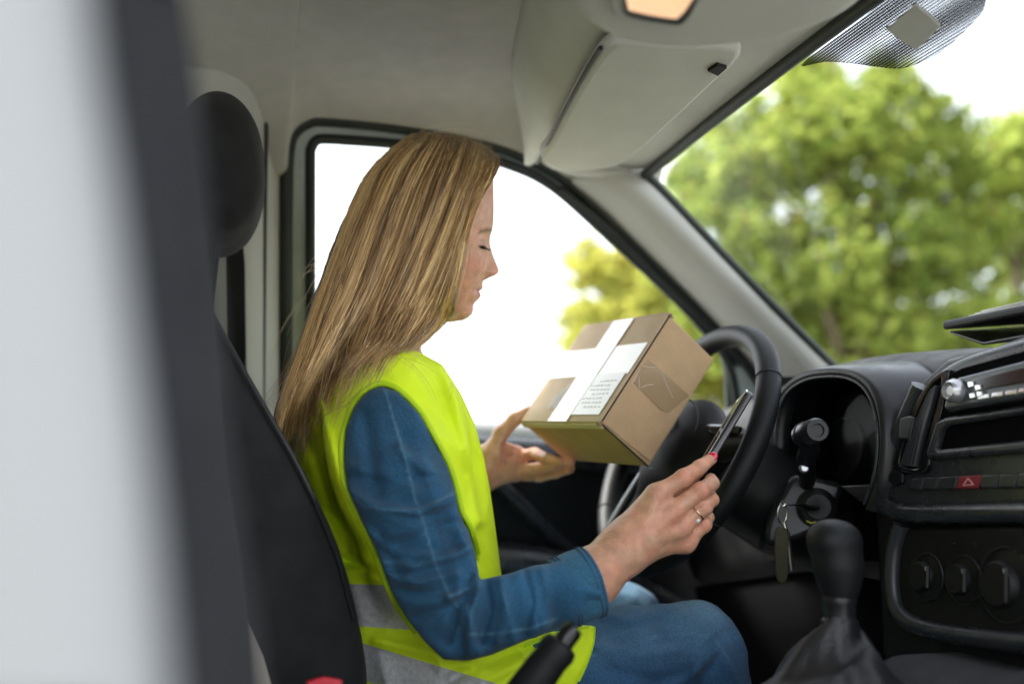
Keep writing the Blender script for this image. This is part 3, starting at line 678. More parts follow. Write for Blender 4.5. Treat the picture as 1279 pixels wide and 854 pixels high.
# floor console between the seats
f_ = Field((.0, .50, .78), (1.0, 1.06, 1.08), .006)
f_.rbox((.40, .86, .86), (.42, .12, .05), .04, 0); f_.rbox((.80, .80, .90), (.16, .17, .07), .05, .04); f_.ball((.80, .66, .95), (.17, .14, .065), .04)
V, F = f_.mesh(); mk('floor_console', V, F, M['console'], van)
# ---- handbrake
hb = tube('handbrake', crs([W(552, 1000, .90), W(634, 893, .89), W(670, 844, .885)], 5), [.012, .013, .014], M['leather'], van, 18)
d_ = W(685, 826, .885)-W(634, 893, .89); d_ /= np.linalg.norm(d_)
lathe('handbrake_grip', W(634, 893, .89), d_, [(.015, 0), (.0175, .004), (.0172, .05), (.0160, .062), (.0174, .072), (.0155, .078), (.011, .080), (.001, .080)], M['leather'], hb, 24)
lathe('release_button', W(634, 893, .89)+d_*.078, d_, [(.0095, 0), (.0095, .014), (.0080, .019), (.001, .0195)], M['gloss'], hb, 20)
# ---- driver seat
dseat = part_empty('driver_seat', (.2, 1.28, .5), van)
SP = Plane((0, 1.06, 1.1), (0, -1, 0), (1, 0, 0))
bp = crs([(236, 318), (262, 372), (300, 442), (340, 512), (385, 592), (428, 688), (452, 775), (464, 850), (462, 920)], 3)+[(300, 950), (220, 720), (185, 480), (188, 340), (205, 316)]
f_ = Field((-.45, 1.0, .75), (.30, 1.56, 1.50), .005)
X, Y_, Z = f_.grids(); a, b = (np.array([SP.loc(p[0], p[1])[0] for p in bp]), np.array([1.1+SP.loc(p[0], p[1])[1] for p in bp]))
pl = poly_sd(X[:, :, :]+0*Z, Z+0*X, np.stack([a, b], 1))[:, :, :]
bol = .035*np.clip(1-(np.minimum(np.abs(Y_-1.10), np.abs(Y_-1.46))/.07)**2, 0, 1)
sdx = pl+.035-bol+.02*(1-np.clip(np.abs(Y_-1.28)/.2, 0, 1))*0; sdy = np.abs(Y_-1.28)-.22+.03
q = np.sqrt(np.maximum(sdx+.03, 0)**2+np.maximum(sdy+.0, 0)**2)+np.minimum(np.maximum(sdx+.03, sdy), 0)-.03
f_.F = q.astype(np.float32)
V, F = f_.mesh(); mk('backrest', V, F, M['seat'], dseat)
edge = [SP.hit(p[0], p[1]) for p in crs([(244, 336), (262, 372), (300, 442), (340, 512), (385, 592), (428, 688), (452, 775)], 4)]
tube('seat_piping', [p+np.array([-.006, .012, 0]) for p in edge], .0025, M['dash2'], dseat, 6)
f_ = Field((-.35, 1.05, 1.30), (.10, 1.52, 1.70), .005); hc = W(272, 214, 1.28)
f_.ball(hc+[0, 0, .004], (.057, .135, .088), 0); f_.cone(hc+[-.005, -.06, -.05], hc+[-.005, .06, -.05], .045, .045, .05)
V, F = f_.mesh(); mk('headrest', V, F, M['seat'], dseat)
for y in (1.21, 1.35): tube('headrest_post', [hc+[0, y-1.28, -.08], np.array([hc[0]-.01, y, 1.32])], .006, M['black'], dseat, 10)
f_ = Field((-.2, .98, .66), (.62, 1.60, .98), .006); f_.rbox((.22, 1.29, .80), (.30, .245, .085), .06, 0); V, F = f_.mesh(); mk('cushion', V, F, M['seat'], dseat)
box('seat_base', (-.08, 1.06, .5), (.45, 1.50, .74), M['black'], dseat, .02)
bk = plate('belt_buckle', [[(382, 852), (405, 846), (428, 850), (432, 900), (378, 900)]], Plane((0, .96, 1), (0, -1, 0), (1, 0, 0)), 0, .02, M['black'], dseat, .004)
plate('release_button', [[(384, 851), (405, 845), (427, 849), (428, 862), (383, 864)]], Plane((0, .96, 1), (0, -1, 0), (1, 0, 0)), .018, .006, mat('buckle_red', (.6, .02, .04), .4), dseat, .002)
# narrow beige strip between the seats
plate('beige_strip', [[(290, 738), (297, 742), (330, 820), (352, 900), (318, 900), (300, 820)]], Plane((0, 1.0, 1), (0, -1, 0), (1, 0, 0)), 0, .004, mat('beige_strip_tone', (.42, .38, .33), .8), dseat, .001)
# ---- passenger seat and rear post of the passenger doorway, both close to the lens
pseat = part_empty('passenger_seat', (-.1, .52, .5), van)
P2 = Plane((0, .34, 1.1), (0, -1, 0), (1, 0, 0))
o = plate('backrest', [crs([(225, -60), (243, 60), (262, 250), (278, 450), (300, 640), (325, 800), (345, 960)], 3)+[(-200, 960), (-200, -60)]], P2, -.42, .42, M['seatg'], pseat, .03)
f_ = Field((-.3, .32, 1.30), (.08, .78, 1.72), .006); f_.rbox((-.12, .55, 1.53), (.05, .12, .10), .045, 0); V, F = f_.mesh(); mk('headrest', V, F, M['seatg'], pseat)
f_ = Field((-.3, .24, .62), (.50, .80, .96), .008); f_.rbox((.12, .53, .78), (.30, .23, .09), .06, 0); V, F = f_.mesh(); mk('cushion', V, F, M['seatg'], pseat)
P3 = Plane((0, .20, 1.1), (0, -1, 0), (1, 0, 0))
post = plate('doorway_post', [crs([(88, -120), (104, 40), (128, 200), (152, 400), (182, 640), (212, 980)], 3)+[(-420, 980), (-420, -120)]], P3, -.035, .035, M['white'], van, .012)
tube('post_seal', [P3.hit(p[0]+16, p[1], -.03) for p in crs([(88, -120), (104, 40), (128, 200), (152, 400), (182, 640), (212, 980)], 3)], .010, M['seatg'], post, 10)
# ---- bonnet and nose outside, for completeness from other viewpoints
rows = []
for Y in np.linspace(.08, 1.72, 7):
    k = 1-((Y-.9)/.85)**2*.25
    rows.append([np.array([1.10, Y, 1.20]), np.array([1.4, Y, 1.12*k+.06]), np.array([1.75, Y, 1.0*k+.05]), np.array([1.95, Y, .8*k]), np.array([2.0, Y, .45])])
sheet('bonnet', rows, M['white'], van, .01, sub=1)
# ================================================================== loose things in the cab
fol = empty('document_folder', W(1230, 400, 1.0), 'black document folder with loose white papers lying on top of the dashboard', 'folder')
a = W(1177, 412, 1.02); b = W(1320, 386, .80); back = np.array([.20, .03, .022])
prism('cover', [a, b, b+back, a+back], (0, 0, .011), M['black'], fol, .004)
a2 = W(1186, 416, 1.015); b2 = W(1228, 430, .95); b3 = W(1330, 412, .79)
prism('back_cover', [a2, b2, b3, b3+back, b2+back*1.0, a2+back*.9], (0, 0, .003), M['dash2'], fol, .001)
for i in range(4):
    pa = a+np.array([.02+.004*i, -.012-.006*i, .013+.0022*i]); pb = b+np.array([.02, 0, .013+.0022*i])
    prism('paper', [pa, pb, pb+back*.8, pa+back*.8+np.array([0, .004*i, 0])], (0, 0, .0008), mat('paper', (.72, .72, .70), .7) if i == 0 else bpy.data.materials['paper'], fol)
# ---- cardboard package
bV = np.array([.441, 1.17, 1.223]); bA = np.array([-.042, .208, .012]); bB = np.array([.103, .012, .143]); bD = np.array([.075, .019, -.056])
nA, nB, nD = (x/np.linalg.norm(x) for x in (bA, bB, bD))
pkg = empty('cardboard_package', bV+bD+bA/2, 'brown cardboard parcel with white shipping label and tape, held up in both hands', 'parcel')
card = mat('cardboard', (.46, .305, .165), .75, bump=.3, bscale=260, var=.07, vscale=45)
cardl = mat('cardboard_liner', (.50, .37, .24), .7, bump=.15, bscale=260, var=.06, vscale=35)
cedge = mat('corrugated_edge', (.26, .17, .10), .85, bump=.8, bscale=500, var=.3, vscale=300)
i_ = nD*.003
prism('carton', [bV+i_, bV+bA+i_, bV+bA+bB+i_, bV+bB+i_], bD-i_, card, pkg, .0022, 3)
prism('lid', [bV-nB*.001-nA*.0005, bV+bA-nB*.001, bV+bA+bB+nB*.003, bV+bB+nB*.003-nA*.0005], nD*.0034, cardl, pkg, .0014, 3)
prism('lid_flap', [bV+nB*.002-nA*.0016+nD*.004, bV+bB-nB*.002-nA*.0016+nD*.004, bV+bB-nB*.006-nA*.0016+bD*.93, bV+nB*.006-nA*.0016+bD*.97], nA*.0015, card, pkg, .0005, 2)
prism('lid_flap', [bV-nB*.0026+nD*.0035, bV+bA-nB*.0026+nD*.0035, bV+bA*.995-nB*.0034+nD*.0125, bV+bA*.005-nB*.0034+nD*.0125], nB*.0026, mat('cardboard_rim', (.62, .50, .36), .6), pkg, .0006, 2)
prism('lid_flap', [bV+bB+nB*.0003, bV+bB+bA+nB*.0003, bV+bB+bA+nB*.0003+nD*.012, bV+bB+nB*.0003+nD*.012], nB*.0028, cardl, pkg, .0008, 2)
for p in (bV+nD*.004, bV+bB+nD*.004):
    tube('corner_notch', [p-nA*.0022-nB*.001, p+nA*.006], .0032, cedge, pkg, 8)
tube('flap_gap', [bV-nA*.0018+nD*.006-nB*.0006, bV-nA*.0018-nB*.0006+bD*.97], .0012, M['seal'], pkg, 6)
tube('flap_gap', [bV-nA*.0018+nD*.0036+nB*.003, bV-nA*.0018+nD*.0036+bB], .0008, M['seal'], pkg, 6)
LP = Plane(bV, -nD, nA)
def onlid(s, t, o=.0): return bV+bA*s+bB*t-nD*o
def lidq(name, s0, s1, t0, t1, o, m_, sk=0.0): return prism(name, [onlid(s0, t0, o), onlid(s1, t0, o), onlid(s1+sk, t1, o), onlid(s0+sk, t1, o)], -nD*.0003, m_, pkg)
lab = mat('label_paper', (.80, .80, .80), .35, coat=.4); lab2 = mat('label_print_area', (.70, .71, .75), .4, coat=.3); tp = mat('glare_pale_tape', (.66, .61, .53), .15, coat=.6)  # white glare on the tape put partly into its pale colour
ink = mat('label_ink', (.52, .54, .60), .5)
lidq('shipping_label', .01, .985, .43, .72, .0006, lab)
lidq('shipping_label', .035, .60, .055, .44, .0010, lab2)
lidq('packing_tape', .36, .60, -.01, 1.0, .0014, tp)
for i in range(7):
    t = .12+i*.040; a = .08+.02*(i % 3)
    for j in range(5+(i*7) % 3): lidq('label_text', a+j*.04, a+j*.04+.018+.004*((i+j) % 3), t, t+.012, .0013, ink)
for i in range(3):
    lidq('label_text', .62+.035*i, .635+.035*i, .12, .36-.05*i, .0014, ink)
FPl = Plane(bV-nA*.0017, -nA, nB)
plate('brown_tape', [[(809, 448), (861, 494), (836, 515), (826, 512), (791, 477), (797, 467)]], FPl, .0002, .0004, mat('brown_tape', (.34, .23, .125), .2, coat=.6, bump=.2, bscale=80), pkg, .0001)
scr = mat('tape_crease', (.70, .60, .52), .25)
for L in ([(799, 456), (808, 458), (819, 459)], [(827, 466), (833, 481), (841, 497)], [(800, 459), (795, 470), (789, 480)], [(798, 470), (799, 485)], [(801, 484), (808, 481), (816, 480)]):
    tube('tape_crease', [FPl.hit(p[0], p[1], .0007) for p in crs(L, 3)], .0004, scr, pkg, 5)
# ---- phone
PHC = W(906, 541, 1.075); ax1 = W(936, 491, 1.075)-W(876, 592, 1.075); L1 = np.linalg.norm(ax1); ax1 /= L1
nn = -(RT*.86+UP*.50); nn -= ax1*(nn@ax1); nn /= np.linalg.norm(nn); ax2 = np.cross(ax1, nn)
q = math.radians(-19); ax2r = ax2*math.cos(q)+nn*math.sin(q); nr = np.cross(ax2r, ax1)
if nr@nn < 0: nr = -nr
if ax2r@FW < 0: ax2r = -ax2r
phone = empty('smartphone', PHC, 'thin black smartphone held edge-on in the right hand beside the wheel', 'phone')
def rrect(hw, hh, r, n=5):
    out = []
    for cx_, cy_, a0 in ((hw-r, hh-r, 0), (-hw+r, hh-r, 90), (-hw+r, -hh+r, 180), (hw-r, -hh+r, 270)):
        for k in range(n+1): a = math.radians(a0+90*k/n); out.append((cx_+r*math.cos(a), cy_+r*math.sin(a)))
    return out
PP = Plane(PHC+ax2r*.02, nr, ax1)
plate('phone_case', [rrect(L1/2, .034, .009)], PP, -.0045, .009, mat('phone_back', (.035, .028, .028), .25, coat=.5), phone, .0025, px=False)
plate('screen', [rrect(L1/2-.003, .031, .007)], PP, .0042, .0012, M['gloss'], phone, .0004, px=False)
rr_ = rrect(L1/2, .034, .009)
tube('bezel', [PP.O+PP.U*u+PP.V*v+PP.N*.0048 for u, v in rr_], .0010, M['chrome'], phone, 6, closed=True)
# ================================================================== the driver
per = empty('person', (.2, 1.29, .88), 'woman with long blonde hair wearing yellow hi-vis vest and denim shirt, seated behind the wheel', 'person')
SKIN = np.array((.60, .31, .195)); 
skin = mat('skin', SKIN, .45, attr=True, sss=.08, bump=.45, bscale=330, var=.14, vscale=85)
# --- head: radial surface following the profile
HO = W(545, 290, 1.29); HK = ((HO-CAM)@FW)/FPX
PROF = [(174, 0), (178, 26), (185, 46), (194, 58), (205, 68.5), (220, 71.5), (243, 72), (262, 72.2), (278, 71.6), (286, 70.5), (292, 68.8), (298, 67.4), (305, 67.6), (314, 69.8), (324, 73.2), (332, 76.6), (337, 78.4), (341, 77.6), (344.5, 73), (347, 66.5), (351, 59), (355, 58.2), (359, 58.6), (361.5, 57.2), (363.5, 53.8), (366, 55.4), (370, 56), (374, 53), (378, 48.5), (382, 46.2), (387, 46.4), (392, 45.2), (397, 40), (400, 34), (402, 22), (403, 8)]
BASE = [(174, 0), (178, 26), (185, 46), (194, 58), (205, 68.5), (220, 71.5), (243, 72), (262, 71.8), (278, 70), (292, 66.5), (305, 64.5), (324, 62.5), (340, 60), (355, 55.0), (370, 49.5), (378, 46.5), (387, 44.5), (392, 43), (397, 38.5), (400, 33), (402, 21), (403, 8)]
BACK = [(174, 0), (178, 30), (188, 50), (205, 68), (235, 88), (270, 90), (305, 84), (335, 70), (360, 52), (385, 40), (403, 30)]
WID = [(174, 0), (178, 22), (188, 38), (204, 52), (225, 68), (260, 71), (300, 69.5), (330, 65), (350, 60), (370, 52), (385, 42), (395, 33), (403, 20)]
ys = np.concatenate([174+30*(np.linspace(0, 1, 16)**2), np.linspace(206, 284, 34)[1:], np.linspace(285, 403, 200)])
th = np.concatenate([np.linspace(-math.pi, -1.25, 26)[:-1], np.linspace(-1.25, 1.25, 181), np.linspace(1.25, math.pi, 26)[1:-1]])
Yp, TH = np.meshgrid(ys, th, indexing='ij')
ip = lambda tab: np.interp(Yp, [a for a, b in tab], [b for a, b in tab])
Fb, Pf, Bk, Wd = ip(BASE), ip(PROF), ip(BACK), ip(WID)
c_, s_ = np.cos(TH), np.sin(TH)
ex = 2.0+.5*np.clip((Yp-230)/100, 0, 1)*(c_ > 0)
rad = 1/((np.abs(c_)/np.where(c_ > 0, np.maximum(Fb, .5), np.maximum(Bk, .5)))**ex+(np.abs(s_)/np.maximum(Wd, .5))**ex)**(1/ex)
hx, hy = rad*c_, rad*s_
ay = np.abs(hy)
ga = lambda v, c, w_: np.exp(-((v-c)/w_)**2)
front = np.clip(c_, 0, 1)
dN = Pf-Fb
wn = np.interp(Yp, [243, 292, 305, 325, 338, 345, 352, 362, 375, 386, 395], [60, 14, 8, 8.5, 10.5, 12, 18, 26, 24, 24, 30])
hx += dN*np.exp(-(ay/wn)**2)*(c_ > 0)
hx += 3.6*ga(ay, 12.5, 4.5)*ga(Yp, 341, 4.5)          # nostril wings
hx -= 2.4*ga(ay, 9, 3)*ga(Yp, 347.5, 2.2)              # nostril underside
hx -= 6.5*ga(ay, 30, 15)*ga(Yp, 302, 11)*front         # sockets
hx += 5.2*ga(ay, 30, 12)*ga(Yp, 306, 8)*front          # closed lids over the eyeball
hx -= 1.1*ga(ay, 30, 13)*ga(Yp, 311.5, 1.3)*front
hx += 2.0*ga(ay, 27, 17)*ga(Yp, 289, 5)*front          # brow
hx += 3.0*ga(ay, 38, 16)*ga(Yp, 333, 16)*front         # cheek
hx -= 1.6*ga(ay, 21, 4)*ga(Yp, 364, 5)*front           # mouth corners
mouth = np.clip(1-(ay/22)**2, 0, 1)
PV = HO+HK*(hx[..., None]*RT-(Yp-290)[..., None]*UP-hy[..., None]*FW)
nr_, nc_ = Yp.shape
idx = np.arange(nr_*nc_).reshape(nr_, nc_); nx = np.roll(idx, -1, 1)
HF = np.stack([idx[:-1], idx[1:], nx[1:], nx[:-1]], -1).reshape(-1, 4)
cc = np.broadcast_to(SKIN, (nr_, nc_, 3)).copy()
def paint(m_, c):
    global cc
    cc = cc*(1-m_[..., None])+np.array(c)*m_[..., None]
paint(.45*ga(ay, 40, 18)*ga(Yp, 335, 18)*(c_ > 0), (.62, .24, .17))
paint(.35*ga(ay, 0, 10)*ga(Yp, 338, 9), (.62, .25, .18))
lips = np.clip(1-np.abs((Yp-364.5)/np.where(Yp < 364.5, 6.5, 9.5)), 0, 1)**.5*mouth*(c_ > 0)
paint(np.clip(lips*1.3, 0, .95), (.52, .14, .13))
paint(.85*ga(Yp, 363.6, .9)*mouth*(c_ > 0), (.20, .05, .05))
paint(.9*np.clip(ga(Yp, 289+ay*.03+(ay-14)**2*.006, 2.6), 0, 1)*np.clip((ay-9)/5, 0, 1)*np.clip((48-ay)/10, 0, 1)*(c_ > 0), (.14, .085, .05))
paint(.5*ga(Yp, 305, 5)*ga(ay, 30, 13)*(c_ > 0), (.42, .22, .16))
paint(.55*ga(Yp, 302.5-(ay-30)**2*-.010, 1.0)*np.clip(1-((ay-30)/15)**2, 0, 1)*(c_ > 0), (.30, .14, .10))  # shade of the upper-lid crease put into the skin colour
paint(.95*ga(Yp, 311.0, 1.5)*np.clip(1-((ay-30)/15)**2, 0, 1)*(c_ > 0), (.03, .02, .018))
parts = [(PV.reshape(-1, 3), HF, cc.reshape(-1, 3))]
# --- body core (neck, trunk, arms, legs) under the clothes
H = lambda px, py, Y: W(px, py, Y)
f_ = Field((-.12, .98, .78), (.75, 1.62, 1.45), .006)
f_.cone(H(508, 360, 1.29), H(476, 455, 1.29), .042, .040, 0); f_.cone(H(482, 488, 1.29), H(495, 560, 1.29), .052, .085, .03, 1.35)
f_.cone(H(500, 560, 1.29), H(525, 740, 1.29), .088, .082, .03, 1.45); f_.cone(H(525, 740, 1.29), H(535, 850, 1.29), .085, .10, .03, 1.4)
for s, sh, el, wr in ((-1, H(490, 525, 1.13), H(560, 770, 1.05), H(735, 722, 1.035)), (1, H(500, 525, 1.45), H(545, 680, 1.50), H(575, 600, 1.46))):
    f_.cone(H(500, 500, 1.29), sh, .05, .045, .03); f_.cone(sh, el, .040, .030, .02); f_.cone(el, wr, .030, .022, .02)
f_.cone(H(560, 850, 1.22), H(880, 825, 1.17), .07, .052, .03); f_.cone(H(560, 850, 1.36), H(775, 790, 1.42), .07, .052, .03)
V, F = f_.mesh(); parts.append((V, F, np.broadcast_to(SKIN, (len(V), 3))))
# --- right hand (near) on the phone
def hand(lo, hi, build, paints=None, h=.0012, shade=None):
    f = Field(lo, hi, h); build(f)
    nzz = noise3(*[g*110 for g in f.grids()], 3)*.00035; f.F += nzz.astype(np.float32)
    V, F = f.mesh(); c = np.broadcast_to(SKIN, (len(V), 3)).copy()
    if paints is not None:
        for p, r_, co, k in paints:
            w_ = k*np.exp(-(np.linalg.norm(V-p, axis=1)/r_)**2); c = c*(1-w_[:, None])+np.array(co)*w_[:, None]
    return V, F, c
h0 = 1.03
N_ = lambda px, py, dy=0.0: W(px, py, h0+dy)
RED = (.66, .25, .18)
fingers = dict(
    index=[N_(820, 617, .004), N_(854, 596, -.004), N_(874, 583, .0), N_(888, 573, .004)],
    middle=[N_(838, 640, .0), N_(875, 613, -.006), N_(889, 603, .008), N_(888, 598, .026)],
    ring=[N_(848, 660, .004), N_(879, 633, -.002), N_(889, 624, .012), N_(887, 617, .030)],
    little=[N_(856, 678, .012), N_(879, 655, .008), N_(884, 646, .022), N_(880, 640, .036)])
rads = dict(index=[.0098, .0086, .0078, .0068], middle=[.0102, .0092, .0080, .0070], ring=[.0098, .0086, .0076, .0066], little=[.0090, .0076, .0068, .0060])
wr = N_(783, 682, .012); wr0 = N_(738, 722, .012)
def b1(f):
    f.cone(wr0-(wr-wr0)*.6, wr0, .031, .030, 0, 1.0); f.cone(wr0, wr, .0300, .0255, .012, 1.0)
    f.cone(wr, N_(812, 655, .014), .0250, .026, .02)
    for n, J in fingers.items():
        r = rads[n]
        f.cone(wr+(J[0]-wr)*.12+(0, .002, 0), J[0]+(0, .004, 0), .017, r[0]+.0012, .014)
        sub_ = Field.__new__(Field); sub_.__dict__.update(f.__dict__); sub_.F = np.full_like(f.F, 1.0)
        for a in range(3): sub_.cone(J[a], J[a+1], r[a], r[a+1], .0035)
        sub_.ball(J[1], r[1]+.0006, .004)
        A, d, k = f.F, sub_.F, .0026
        hh = np.clip(k-np.abs(A-d), 0, None)/k; f.F = np.minimum(A, d)-hh*hh*k*.25
        f.ball(J[0]+(0, -.003, 0), r[0]*.95, .012)
    # web of the palm, thumb behind
    f.cone(N_(815, 640, .022), N_(846, 655, .022), .020, .014, .012)
    f.cone(wr+(0, .014, 0), N_(822, 628, .040), .018, .015, .015)
    f.cone(N_(822, 628, .040), N_(852, 604, .050), .0125, .0105, .008); f.cone(N_(852, 604, .050), N_(876, 584, .046), .0100, .0080, .004)
    # tendons
    for n in ('index', 'middle', 'ring'):
        J = fingers[n]; f.cone(wr+(J[0]-wr)*.35+(0, -.0175, 0), J[0]+(0, -.0068, 0), .003, .0035, .010)
pl_ = [(fingers[n][1]+np.array([0, -.009, 0]), .008, RED, .55) for n in fingers]+[(fingers[n][0]+np.array([0, -.009, 0]), .010, RED, .45) for n in fingers]+[(fingers[n][3], .009, (.66, .30, .22), .5) for n in fingers]
lo = np.minimum(N_(700, 770, -.05), N_(720, 560, -.05)); hi = np.maximum(N_(905, 560, .09), N_(905, 740, .09)); lo[2] = N_(740, 775)[2]; hi[2] = N_(880, 552)[2]
parts.append(hand(lo, hi, b1, pl_))
# --- left hand (far) under the parcel
l0 = 1.40
Q_ = lambda px, py, dy=0.0: W(px, py, l0+dy)
thumb = [Q_(617, 568, .0), Q_(626, 541, -.004), Q_(642, 524, -.012), Q_(661, 513, -.018)]
lf = dict(a=([Q_(650, 570, .01), Q_(668, 566, -.005), Q_(684, 573, -.04), Q_(700, 577, -.06)], [.0095, .0085, .0078, .007]),
          b=([Q_(648, 588, .0), Q_(672, 585, -.02), Q_(694, 580, -.045), Q_(712, 577, -.065)], [.0098, .0088, .008, .0072]),
          c=([Q_(645, 592, .02), Q_(674, 594, .0), Q_(694, 590, -.02), Q_(712, 585, -.04)], [.0095, .0085, .008, .007]),
          d=([Q_(642, 592, .04), Q_(668, 594, .03), Q_(684, 591, .01), Q_(698, 587, -.005)], [.0085, .0075, .007, .006]))
def b2(f):
    f.cone(Q_(560, 618, .03), Q_(604, 585, .02), .031, .028, 0); f.cone(Q_(604, 585, .02), Q_(632, 578, .012), .028, .024, .02)
    f.cone(Q_(618, 566, .01), Q_(640, 572, .02), .020, .018, .012)
    for n, (J, r) in lf.items():
        f.cone(Q_(612, 584, .018), J[0]+(0, .006, 0), .018, r[0]+.002, .012)
        sub_ = Field.__new__(Field); sub_.__dict__.update(f.__dict__); sub_.F = np.full_like(f.F, 1.0)
        for a in range(3): sub_.cone(J[a], J[a+1], r[a], r[a+1], .0035)
        A, d, k = f.F, sub_.F, .0025
        hh = np.clip(k-np.abs(A-d), 0, None)/k; f.F = np.minimum(A, d)-hh*hh*k*.25
    f.cone(Q_(612, 578, .01), thumb[0], .020, .016, .012); f.cone(thumb[0], thumb[1], .0155, .0115, .008); f.cone(thumb[1], thumb[2], .0108, .0098, .004); f.cone(thumb[2], thumb[3], .0096, .0078, .004)
    f.ball(Q_(633, 562, -.006), (.012, .010, .012), .01, mode='s')
lo = Q_(545, 640, -.10); hi = Q_(725, 500, .08)
lo = np.array([min(Q_(545, 600, -.1)[0], Q_(545, 600, .08)[0]), l0-.10, Q_(640, 645, 0)[2]]); hi = np.array([Q_(728, 600, .0)[0], l0+.09, Q_(640, 495, 0)[2]])
parts.append(hand(lo, hi, b2, [(Q_(640, 565, -.02), .02, RED, .4), (lf['b'][0][3], .012, RED, .5), (thumb[3], .01, RED, .5)]))
off = 0; VV = []; FF = []; CC = []
for v, f, c in parts: VV.append(v); FF.append(np.asarray(f)+off); CC.append(c); off += len(v)
VA = np.concatenate(VV); CA = np.concatenate(CC).astype(float)
m1 = noise3(VA[:, 0]*70, VA[:, 1]*70, VA[:, 2]*70, 61)[:, None]; m2 = noise3(VA[:, 0]*190, VA[:, 1]*190, VA[:, 2]*190, 62)[:, None]
CA = np.clip(CA*(1+m1*np.array((.03, -.09, -.10))+m2*np.array((.05, .06, .06))), .01, 1); CC = [CA]
body = mk('body', np.concatenate(VV), np.concatenate(FF), skin, per, cols=np.concatenate(CC))
# nails, ring
def nail(name, p, nrm, d, L, Wd_, m_):
    nrm = np.array(nrm, float); nrm /= np.linalg.norm(nrm); d = d-nrm*(d@nrm); d /= np.linalg.norm(d); e = np.cross(nrm, d); rows = []
    for u in np.linspace(-1, 1, 9):
        w_ = Wd_*math.sqrt(max(0.0, 1-abs(u)**3.5))
        rows.append([p+d*L*u+e*w_*v-nrm*(.32*Wd_*v*v+.0006*u*u) for v in np.linspace(-1, 1, 9)])
    return sheet(name, rows, m_, per, .0006)
polish = mat('red_nail_polish', (.60, .012, .045), .15, coat=1); natural = mat('bare_nail', (.66, .42, .35), .25)
J = fingers['index']; dirx = J[3]-J[2]
nail('fingernail', J[3]+dirx/np.linalg.norm(dirx)*.001+(-FW*.0056+UP*.0038), -FW*.80+UP*.55, dirx, .0068, .0052, polish)
J = lf['c'][0]; nail('fingernail', thumb[3]+RT*.002-FW*.004+UP*.006, -FW*.3+UP*.9, thumb[3]-thumb[2], .006, .005, natural)
J = fingers['ring']; c = J[0]*.28+J[1]*.72; dd = (J[1]-J[0])/np.linalg.norm(J[1]-J[0]); e1 = np.cross(dd, [0, 0, 1.]); e1 /= np.linalg.norm(e1); e2 = np.cross(dd, e1)
gold = mat('ring_gold', (.75, .55, .36), .2, 1.0)
rg = tube('finger_ring', [c+.0099*(math.cos(t)*e1+math.sin(t)*e2) for t in np.linspace(0, 2*math.pi, 41)[:-1]], .0011, gold, per, 8, closed=True)
gem = np.array(c)+(-FW*.0075-UP*.0075); 
lathe('gemstone', gem, -FW*.6-UP*.6+RT*.3, [(.0020, -.002), (.0036, 0), (.0024, .0014), (.001, .0015)], mat('gemstone', (.85, .85, .85), .05, coat=1), rg, 8)
# --- far ring
J = lf['c'][0]; c = J[0]*.2+J[1]*.8; dd = (J[2]-J[1])/np.linalg.norm(J[2]-J[1]); e1 = np.cross(dd, [0, 0, 1.]); e1 /= np.linalg.norm(e1); e2 = np.cross(dd, e1)
tube('finger_ring', [c+.0092*(math.cos(t)*e1+math.sin(t)*e2) for t in np.linspace(0, 2*math.pi, 33)[:-1]], .0014, M['silver'], per, 8, closed=True)
# --- eyelashes
for s in (-1, 1):
    V = []; F = []
    for k in range(22):
        u = 18+k*1.1; x0 = np.interp(u, [14, 30, 46], [62.5, 60.5, 50]); p = HO+HK*(x0*RT-(310.6-290)*UP-s*u*FW)
        tip = p+HK*((6.2+.6*math.sin(k))*RT-(3.2+.7*(k % 3))*UP-s*(u-28)*.08*FW)
        v, f = tube_mesh([p, (p+tip)/2+HK*-.9*UP, tip], [.0005, .0004, .00015], 4); o = len(V); V.extend(v); F.extend([[i+o for i in q] for q in f])
    mk('eyelashes', V, F, M['black'], per)
# ================================================================== clothes
denim = mat('denim_shirt_cloth', (.03, .12, .2), .85, attr=True, bump=.7, bscale=600, var=.26, vscale=420, sheen=.08)
jean = mat('jeans_cloth', (.03, .08, .18), .85, attr=True, bump=.7, bscale=600, var=.26, vscale=380, sheen=.08)
thread = mat('stitch_thread', (.02, .04, .09), .8); thread2 = mat('pale_thread', (.16, .26, .36), .8)
DEN = np.array((.014, .076, .150))
SH, MID, EL, CU = H(484, 540, 1.118), H(502, 640, 1.085), H(562, 768, 1.045), H(737, 727, 1.035)
def sleeve(f):
    f.cone(H(496, 508, 1.15), SH, .052, .063, 0); f.cone(SH, MID, .063, .067, .02); f.cone(MID, EL, .065, .054, .02)
    f.cone(EL, H(650, 757, 1.038), .054, .045, .012); f.cone(H(650, 757, 1.038), CU, .045, .0350, .01)
lo = np.array([.30-.35, .95, .86]); lo[0] = H(415, 600, 1.08)[0]; hi = np.array([H(752, 700, 1.03)[0]+.01, 1.24, H(500, 470, 1.12)[2]+.02]); lo[2] = H(600, 850, 1.05)[2]
f_ = Field(lo, hi, .0025); sleeve(f_)
X, Y_, Z = f_.grids(); px, py = f_.pix()
